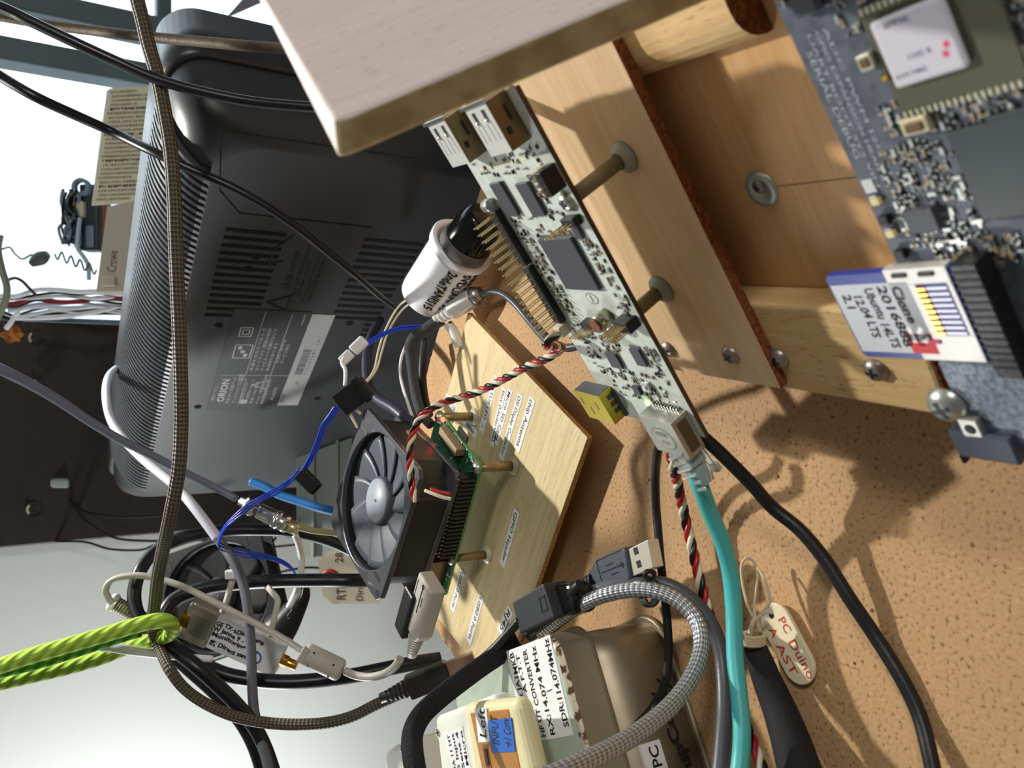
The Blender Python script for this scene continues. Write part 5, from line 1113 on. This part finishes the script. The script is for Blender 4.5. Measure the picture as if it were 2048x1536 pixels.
cable('white_cable_end', 'white cable tie tail sticking out past the lime cord', 'cable tie', [(205, 1292, .425), (222, 1293, .425), (250, 1299, .425), (290, 1305, .43), (330, 1310, .436), (380, 1315, .44), (425, 1318, .445)], .0026, WHT, rf=lambda t, l: .0030 - .0012 * t)

# --- dongle and the fan it is tied to
BF = CF(345, 1345, .56, (.86, -.30), -18)
f2 = thing('cooling_fan', 'second black cooling fan hanging on the cables against the wallpaper behind the white dongle', 'fan', BF)
build_fan(f2, .082, .024, True, mat('fan dark hub', (40, 40, 44), .5), 7, FANB, mat('blade black', (26, 27, 30), .4))
dg = CF(470, 1283, .475, (.91, .41), 6)
dn = thing('receiver_dongle', 'white radio dongle with handwriting and gold socket tied to the hanging fan', 'dongle', dg)
part('case', MB().box(-.0150, .0290, -.0110, .0110, -.010, 0), WHT, dn, bevel=.0006)
part('clear_end', MB().box(-.0330, -.0150, -.0118, .0118, -.009, .0015, 0), mat('brownish clear plastic', (176, 168, 150), .12, trans=.35), dn, bevel=.0012)
part('end_board', MB().box(-.0290, -.0170, -.0060, .0060, .0015, .0022, 0).box(-.0350, -.0290, -.0040, .0040, -.004, .002, 1), [mat('dull grey part', (124, 120, 108), .5), GLD], dn)
part('blue_logo', MB().prism(ell(.0145, -.0040, .0042, .0042, 24), 0, .0002, 0).prism(ell(.0145, -.0040, .0032, .0032, 24), .0002, .0003, 1).box(.0142, .0148, -.0072, .0005, .0003, .0004, 0), [mat('logo blue', (50, 80, 170), .5), WHT], dn)
t = MB()
for s_, x, y, w in (('GE TX→Direct samp', -.0145, .0050, .031), ('W Janne 9 ..', -.0148, .0015, .020), ('Monitoring', -.0145, -.0020, .022), ('広 Direct sample', -.0140, -.0075, .030)): t.text(s_, .0040, (x, y, .0003), (1, 0, 0), (0, 1, 0), 0, w, bold=.00014, wob=.1)
part('handwriting', t, INK, dn)
part('gold_socket', MB().cyl((.0285, -.001, -.005), (.0330, -.001, -.005), .0036, n=6, smooth=False).cyl((.0330, -.001, -.005), (.0390, -.001, -.005), .0028, n=16), GLD, dn, bevel=.0002)
for s_, pts_ in (('white cable tie with head crossing the hanging fan above the dongle', [(462, 1130, .478), (470, 1142, .476), (462, 1170, .474), (452, 1205, .472), (444, 1225, .474)]), ('second white tie bent round the right side of the hanging fan', [(528, 1166, .49), (545, 1185, .482), (555, 1200, .476), (552, 1222, .474), (542, 1262, .474), (536, 1285, .478)])):
    pp = spline(pts_); o = MB().ribbon(pp, .0034, .0012, -CZ).build('cable_tie', mat('natural nylon', (196, 192, 178), .45), ori=pp[0]); tag(o, s_, 'cable tie')
hd_ = MB().box(-.0032, .0032, -.0026, .0026, -.002, .003).build('tie_head', WHT, bevel=.0008); hd_.matrix_world = CF(463, 1148, .474, (1, 0)).M(); tag(hd_, 'pale square head of the cable tie above the dongle', 'cable tie')
for s_, pts_, r_ in (('short white lead hanging from the black loop beside the tag', [(590, 1070, .50), (598, 1090, .50), (603, 1115, .50), (602, 1140, .50), (600, 1160, .50), (592, 1185, .50), (578, 1215, .50)], .0021), ('white and black lead to the right of the hanging fan', [(612, 1150, .51), (606, 1190, .505), (590, 1215, .50), (575, 1235, .50)], .0012)):
    cable('hanging_lead', s_, 'wire', pts_, r_, WHT if r_ > .002 else BLK)
b = MB().tube(spline([(612, 1170, .51), (607, 1192, .512), (592, 1216, .515), (574, 1242, .518), (556, 1262, .52)]), .0055, 8, rf=lambda t, l: .002 + .010 * t)
o = b.build('heat_shrink', BLK, ori=W(612, 1170, .51)); tag(o, 'flared black heat shrink at the right of the hanging fan', 'sleeve')
mp = thing('micro_plug', 'small black plug hanging on thin black wires at the panel edge', 'plug', CF(430, 1098, .74, (.2, 1)))
part('housing', MB().box(-.010, .006, -.0100, .0080, -.004, .004), BLK, mp, bevel=.002); part('lead_tail', MB().cyl((.006, 0, 0), (.018, 0, 0), .003, .0015, 12), BLK, mp)

# thin black wires over the wallpaper and the clip on the panel
TW = mat('thin black wire', (18, 19, 20), .5)
for s_, pts_ in (('thin black wire sagging from the panel edge over the wallpaper, leftmost', [(75, 1072, .93), (110, 1082, .93), (170, 1084, .92), (220, 1098, .91), (280, 1100, .90), (310, 1090, .90), (360, 1080, .90)]),
                 ('upper thin black wire curling behind the hanging fan', [(330, 1100, .88), (400, 1080, .86), (470, 1092, .85), (540, 1094, .85), (600, 1088, .85), (640, 1080, .85), (690, 1075, .86)]),
                 ('thin black wire with a long dip towards the paper tag', [(552, 1075, .83), (530, 1100, .82), (500, 1120, .81), (470, 1128, .80), (440, 1125, .79), (418, 1110, .77), (412, 1096, .76)]),
                 ('thin black wire leading right behind the paper tag', [(470, 1150, .84), (540, 1148, .84), (580, 1140, .84), (620, 1135, .85), (670, 1140, .86), (720, 1150, .87)])):
    cable('thin_wire', s_, 'wire', pts_, .0013, TW)
for i, pts_ in enumerate(([(205, 882, .96), (180, 892, .95), (158, 908, .945), (140, 928, .94), (130, 945, .94), (128, 965, .94), (135, 990, .94), (150, 1015, .93), (170, 1040, .92), (205, 1064, .91), (240, 1078, .90), (300, 1082, .89), (360, 1082, .88)], [(205, 910, .96), (178, 915, .955), (155, 922, .95), (138, 935, .945), (132, 960, .945), (140, 990, .94), (160, 1018, .94), (200, 1030, .93), (260, 1034, .92), (330, 1030, .91)])):
    cable('thin_wire', ('outer', 'inner')[i] + ' of the two black wires held by the clip on the dark panel', 'wire', pts_, .0014, TW)
cp2 = thing('cable_clip', 'beige square cable clip stuck on the dark panel holding black wires', 'clip', CF(104, 964, .935, (1, .02)))
part('base_pad', MB().box(-.0105, .0110, -.0135, .0135, -.002, .001), mat('clip beige', (146, 142, 128), .5), cp2, bevel=.0006)
part('clamp', MB().box(-.0070, .0220, -.0060, .0050, .001, .008), mat('clip grey green', (150, 160, 154), .5), cp2, bevel=.0025)
for s_, u, v, r_ in (('recessed screw cover high on the dark panel near the orange mark', 72, 676, .0085), ('recessed screw cover on the dark panel below the cable clip', 68, 1018, .0085), ('small screw cover on the dark panel behind the coaxial cable', 78, 767, .0065)):
    f = Fr(CP + ray(u, v) * ((WY - .031 - CP.y) / ray(u, v).y), V((1, 0, 0)), V((0, 0, 1)))
    r0 = thing('screw_cover', s_, 'screw cover', f, 'screw covers on the dark panel')
    part('cup', MB().lathe([(r_ * .55, -.0006), (r_ * .7, -.0030), (r_, -.0022), (r_, 0)], (0, 0, 0), (0, 0, 1), 24), mat('cup brown', (56, 50, 46), .5), r0)
    b = MB(); 
    for i in range(8):
        a0_, a1_ = math.radians(40 + i * 12), math.radians(52 + i * 12); q = lambda a, s: V((math.cos(a) * r_ * s, math.sin(a) * r_ * s, .0032))
        b.add([q(a0_, .62), q(a0_, .92), q(a1_, .92), q(a1_, .62)] + [p - V((0, 0, .002)) for p in (q(a0_, .62), q(a0_, .92), q(a1_, .92), q(a1_, .62))], [(0, 1, 2, 3), (4, 7, 6, 5), (0, 4, 5, 1), (2, 6, 7, 3)])
    part('pale_rim_arc', b, mat('pale rim arc', (176, 164, 144), .6), r0)  # pale arc along the upper part of the cover rim
rb2 = random.Random(4); cpt = CP + ray(24, 665) * ((WY - .0302 - CP.y) / ray(24, 665).y)
pts = [((.011 + rb2.uniform(-.0035, .0035)) * math.cos(a), (.010 + rb2.uniform(-.003, .003)) * math.sin(a)) for a in [2 * math.pi * i / 26 for i in range(26)]]
f = Fr(cpt, V((1, 0, 0)), V((0, 0, 1))); 
o = MB().prism([(x, y) for x, y in pts], -.0004 if f.z.y < 0 else -.0004, .0012, f=None).build('orange_patch', mat('orange patch', (186, 120, 44), .8, col2=(120, 60, 26), nscale=160)); o.matrix_world = f.M(); tag(o, 'ragged orange patch of old glue on the dark panel', 'patch')

# ------------------------------------------------------------------ paper tag hanging left of the fan
pt = CF(686, 1155, .56, (1, 0))
tgp = thing('paper_tag', 'cut corner paper tag with red eyelet ring hanging by the fan', 'tag', pt)
k_ = .56 / FPX; pl_ = [((u - 686) * k_, -(v - 1155) * k_) for u, v in ((636, 1120), (656, 1104), (760, 1100), (760, 1207), (665, 1208), (645, 1190))]
part('card', MB().prism(pl_, -.0004, 0), PAPT, tgp)
part('red_ring', MB().lathe([(.0022, .0001), (.0022, .0006), (.0062, .0004), (.0062, 0)], ((660 - 686) * k_, 0, 0), (0, 0, 1), 24), mat('red eyelet', (150, 38, 30), .5), tgp)
t = MB(); q = lambda u, v: ((u - 686) * k_, -(v - 1155) * k_, .0002)
t.text('RTL', .0090, q(691, 1200), (0, 1, 0), (-1, 0, 0), 0, .0115, bold=.0001).text('Direct', .0065, q(725, 1202), (0, 1, 0), (-1, 0, 0), 0, .016, bold=.0001).text('28', .0075, q(685, 1125), (0, 1, 0), (-1, 0, 0), 0, .007, bold=.0001)
part('pencil_writing', t, mat('pencil grey', (92, 88, 80), .8), tgp)

# ------------------------------------------------------------------ behind the television: papers, carton, bundle
def px_plate(name, label, cat, c, d, pts, th, m, tilt=0, dr=(0, -1)):
    f = CF(c[0], c[1], d, dr, tilt); P = [f.at(u, v, 0) for u, v in pts]
    r_ = thing(name, label, cat, f); part('sheet', MB().prism([(p.x, p.y) for p in P], -th, 0), m, r_); return r_, f
SH2 = mat('pale yellow sheet', (224, 216, 184), .8)
s1, sf = px_plate('printed_sheet', 'pale yellow sheet of small japanese print standing on the television top', 'paper', (250, 290), .86, [(217, 177), (330, 170), (330, 400), (185, 409)], .0005, SH2)
rj = random.Random(9); src = '取扱説明書安全上注意電源接続使用方法保証修理部品交換機器本体確認設定画面音量'
t = MB(); u_ = 186
for i in range(26):
    v0 = 184 + i * 8.6; a = sf.at(221 - i * 1.25 + (4 if i % 5 else 0), v0 + 2.5); b_ = sf.at(318, v0 - 2.5); d_ = b_ - a; L_ = d_.length * rj.choice((.95, .9, .8, .55)); d_.normalize()
    nn = V((0, 0, 1)).cross(d_); s_ = ''.join(rj.choice(src) for _ in range(max(3, int(L_ / .0031)))); t.text(s_, .0030, a + V((0, 0, .0003)), d_, -nn if nn.dot(sf.at(250, 180) - sf.at(250, 300)) < 0 else nn, 0, L_, bold=.00012 if i % 6 == 4 else 0)
part('printing', t, mat('brown black print', (78, 72, 60), .8), s1)
s2, sf2 = px_plate('thin_card', 'white edged card behind the yellow printed sheet', 'card', (240, 300), .885, [(213, 180), (330, 176), (330, 402), (183, 411)], .0012, WHT)
CTN = mat('taupe carton', (200, 192, 172), .75)
s3 = CF(230, 490, .80, (0, -1)); cr = thing('carton', 'beige carton printed Crowe standing behind the television top', 'carton', s3)
P = [s3.at(u, v, 0) for u, v in ((214, 413), (310, 392), (310, 580), (192, 584))]
part('carton_body', MB().prism([(p.x, p.y) for p in P], -.03, 0), CTN, cr, bevel=.0004)
a, b_ = s3.at(232, 545), s3.at(236, 502); d_ = b_ - a; 
part('printing', MB().text('Crowe', .014, (a.x, a.y, .0003), d_, V((0, 0, 1)).cross(d_), 0, d_.length), mat('grey print', (96, 90, 84), .8), cr)
q = s3.at(214, 566); part('tab', MB().box(q.x - .004, q.x + .006, q.y - .010, q.y + .004, 0, .004), CTN, cr, bevel=.0015)
# dark machine hanging at the window
mc_ = thing('dark_machine', 'dark clutter of a small machine with wires and ring against the bright window', 'machine', CF(155, 435, .93, (0, -1)))
mf = CF(155, 435, .93, (0, -1)); K2 = .93 / FPX
b = MB(); 
DK2 = [mat('machine dark', (52, 60, 66), .5), mat('machine grey blue', (120, 134, 150), .4), mat('machine cream', (206, 202, 170), .5), mat('machine rust', (150, 62, 30), .6), BLKG]
def mbx(u0, v0, u1, v1, z0, z1, mi, mb=b): 
    p, q_ = mf.at(u0, v0), mf.at(u1, v1); mb.box(min(p.x, q_.x), max(p.x, q_.x), min(p.y, q_.y), max(p.y, q_.y), z0, z1, mi)
mbx(158, 368, 195, 500, -.02, .0, 0); mbx(200, 372, 206, 520, -.02, -.004, 3); mbx(130, 388, 160, 470, -.015, -.002, 0); mbx(174, 452, 190, 496, 0, .004, 1)
part('housing', b, DK2, mc_, bevel=.002)
c_ = mf.at(166, 376); part('ring', MB().lathe([(.0062, 0), (.0062, .006), (.0105, .006), (.0105, 0)], (c_.x, c_.y, 0), (0, 0, 1), 24), DK2[1], mc_)
b = MB(); mbx(154, 405, 173, 436, 0, .008, 0, b); part('cream_plug', b, DK2[2], mc_, bevel=.0015)
rj = random.Random(6)
for i in range(14):
    u0 = 120 + rj.uniform(0, 35); pts_ = [mf.at(u0 + rj.uniform(-6, 16), 385 + k * 26 + rj.uniform(-6, 6)) + V((0, 0, rj.uniform(0, .012))) for k in range(5)]
    pw = [mf.P(p.x, p.y, p.z) for p in pts_]; pl2 = [mf.L(p) for p in spline(pw, 5)]
    part('machine_wire', MB().tube(pl2, rj.choice((.0012, .0018, .0024)), 6), rj.choice(DK2[:2] + [DK2[4]]), mc_)
cable('machine_lead', 'pale lead hanging down from the dark machine at the window', 'wire', [(160, 436, .92), (156, 470, .92), (155, 495, .92), (166, 512, .92), (176, 530, .92), (178, 560, .92)], .0024, mat('pale blue lead', (176, 196, 206), .5))
co = [W(110 + i * 1.05, 508 + i * .42 + 9 * math.sin(i * .36), .92 + .004 * math.cos(i * .36)) for i in range(80)]
o = MB().tube(spline([(-30, 510, .92), (5, 498, .92), (20, 495, .92), (30, 508, .92), (45, 518, .92), (62, 510, .92), (75, 512, .92), (92, 515, .92)]), .0011, 6).tube(co, .0011, 6).build('coiled_wire', mat('dark wire', (92, 100, 96), .5), ori=co[0]); tag(o, 'thin wire coiled in waves against the bright window', 'wire')
b = MB().tube(spline([(62, 528, .92), (74, 520, .92), (86, 514, .92), (96, 508, .92)]), .006, 8, rf=lambda t, l: .004 + .004 * math.sin(t * 3.1)); o = b.build('clip_bundle', mat('grey lump', (84, 92, 90), .5, bump=1., bscale=300), ori=W(62, 528, .92)); tag(o, 'grey lump of tape on the coiled wire at the window', 'tape')
BW = [('white', WHT), ('black', TW), ('white', WHT), ('dark red', mat('dark red wire', (130, 30, 40), .5)), ('black', TW), ('grey', LGC), ('white', WHT), ('black', TW), ('white', WHT), ('black', TW)]
rj = random.Random(12)
for i, (nm, m_) in enumerate(BW):
    v0, v1 = 583 + i * 5.2, 586 + i * 4.6; d0 = .86 + i * .006
    cable('bundle_wire', '%s wire in the bundle crossing above the dark panel, %s from the top' % (nm, ('first', 'second', 'third', 'fourth', 'fifth', 'sixth', 'seventh', 'eighth', 'ninth', 'last')[i]), 'wire', [(-20 + rj.uniform(-8, 8) + (30 if i > 4 else 0), v0 + rj.uniform(-3, 12), d0)] + [(30 + k * 42, v0 + (v1 - v0) * k / 6 + rj.uniform(-4.5, 4.5) + (8 if k < 1 else 0), d0) for k in range(6)] + [(270, v1, d0 + .02), (300, v1 - 4, d0 + .04)], (.0026, .0014, .0020)[i % 3], m_, 'wires bundled over the dark panel')
cable('white_wire', 'stout white wire drooping below the bundle over the dark panel', 'wire', [(30, 636, .86), (70, 636, .86), (120, 634, .86), (160, 629, .87), (200, 622, .88), (260, 606, .9)], .0026, WHT)
cable('green_grey_cable', 'grey green cable dropping down the left edge over the wire bundle', 'cable', [(0, 470, .80), (-4, 500, .80), (4, 540, .80), (13, 570, .80), (13, 592, .80), (5, 615, .80), (-8, 640, .80)], .0034, mat('grey green jacket', (140, 150, 128), .5))
cable('white_cable_end', 'cut white cable end hanging over the orange patch', 'cable', [(38, 624, .84), (30, 632, .84), (22, 645, .84), (12, 658, .84)], .0024, WHT)
cable('bent_wire', 'dark red brown wire curving up out of the bundle', 'wire', [(16, 560, .85), (30, 556, .85), (44, 562, .85), (58, 576, .85), (72, 590, .85)], .0016, mat('brown red wire', (84, 52, 54), .5))
# small things under the television
cable('blue_cable', 'blue cable passing under the television behind the metal connector', 'cable', [(500, 962, .66), (530, 974, .66), (560, 990, .66), (600, 1003, .66), (640, 1016, .66), (700, 1030, .67)], .0036, mat('blue cable', (36, 104, 170), .45))
o = MB().box(-.06, .055, -.030, .022, -.04, 0).box(-.06, .055, -.018, -.015, 0, .004).box(-.06, .055, .004, .007, 0, .004).build('grey_device', mat('grey green metal', (134, 144, 138), .5), bevel=.001); o.matrix_world = CF(640, 985, .74, (0, -1)).M(); tag(o, 'grey green ribbed device under the television corner behind the connectors', 'device')
o = MB().prism([(0, 0), (.02, .006), (.045, .012), (.045, -.006)], -.001, .001).build('pointed_strip', mat('violet grey strip', (120, 112, 130), .5)); o.matrix_world = CF(455, 34, .80, (.85, -.52)).M(); tag(o, 'pointed grey strip hanging into the window view beside the plank', 'strip')

cable('white_cable_end', 'short white marked cable end under the silver plug by the plywood tip', 'cable', [(896, 648, .462), (906, 662, .461), (914, 680, .460), (918, 694, .460)], .0030, mat('marked white jacket', (214, 214, 206), .5, col2=(40, 40, 40), nscale=160, sharp=(.60, .63)))
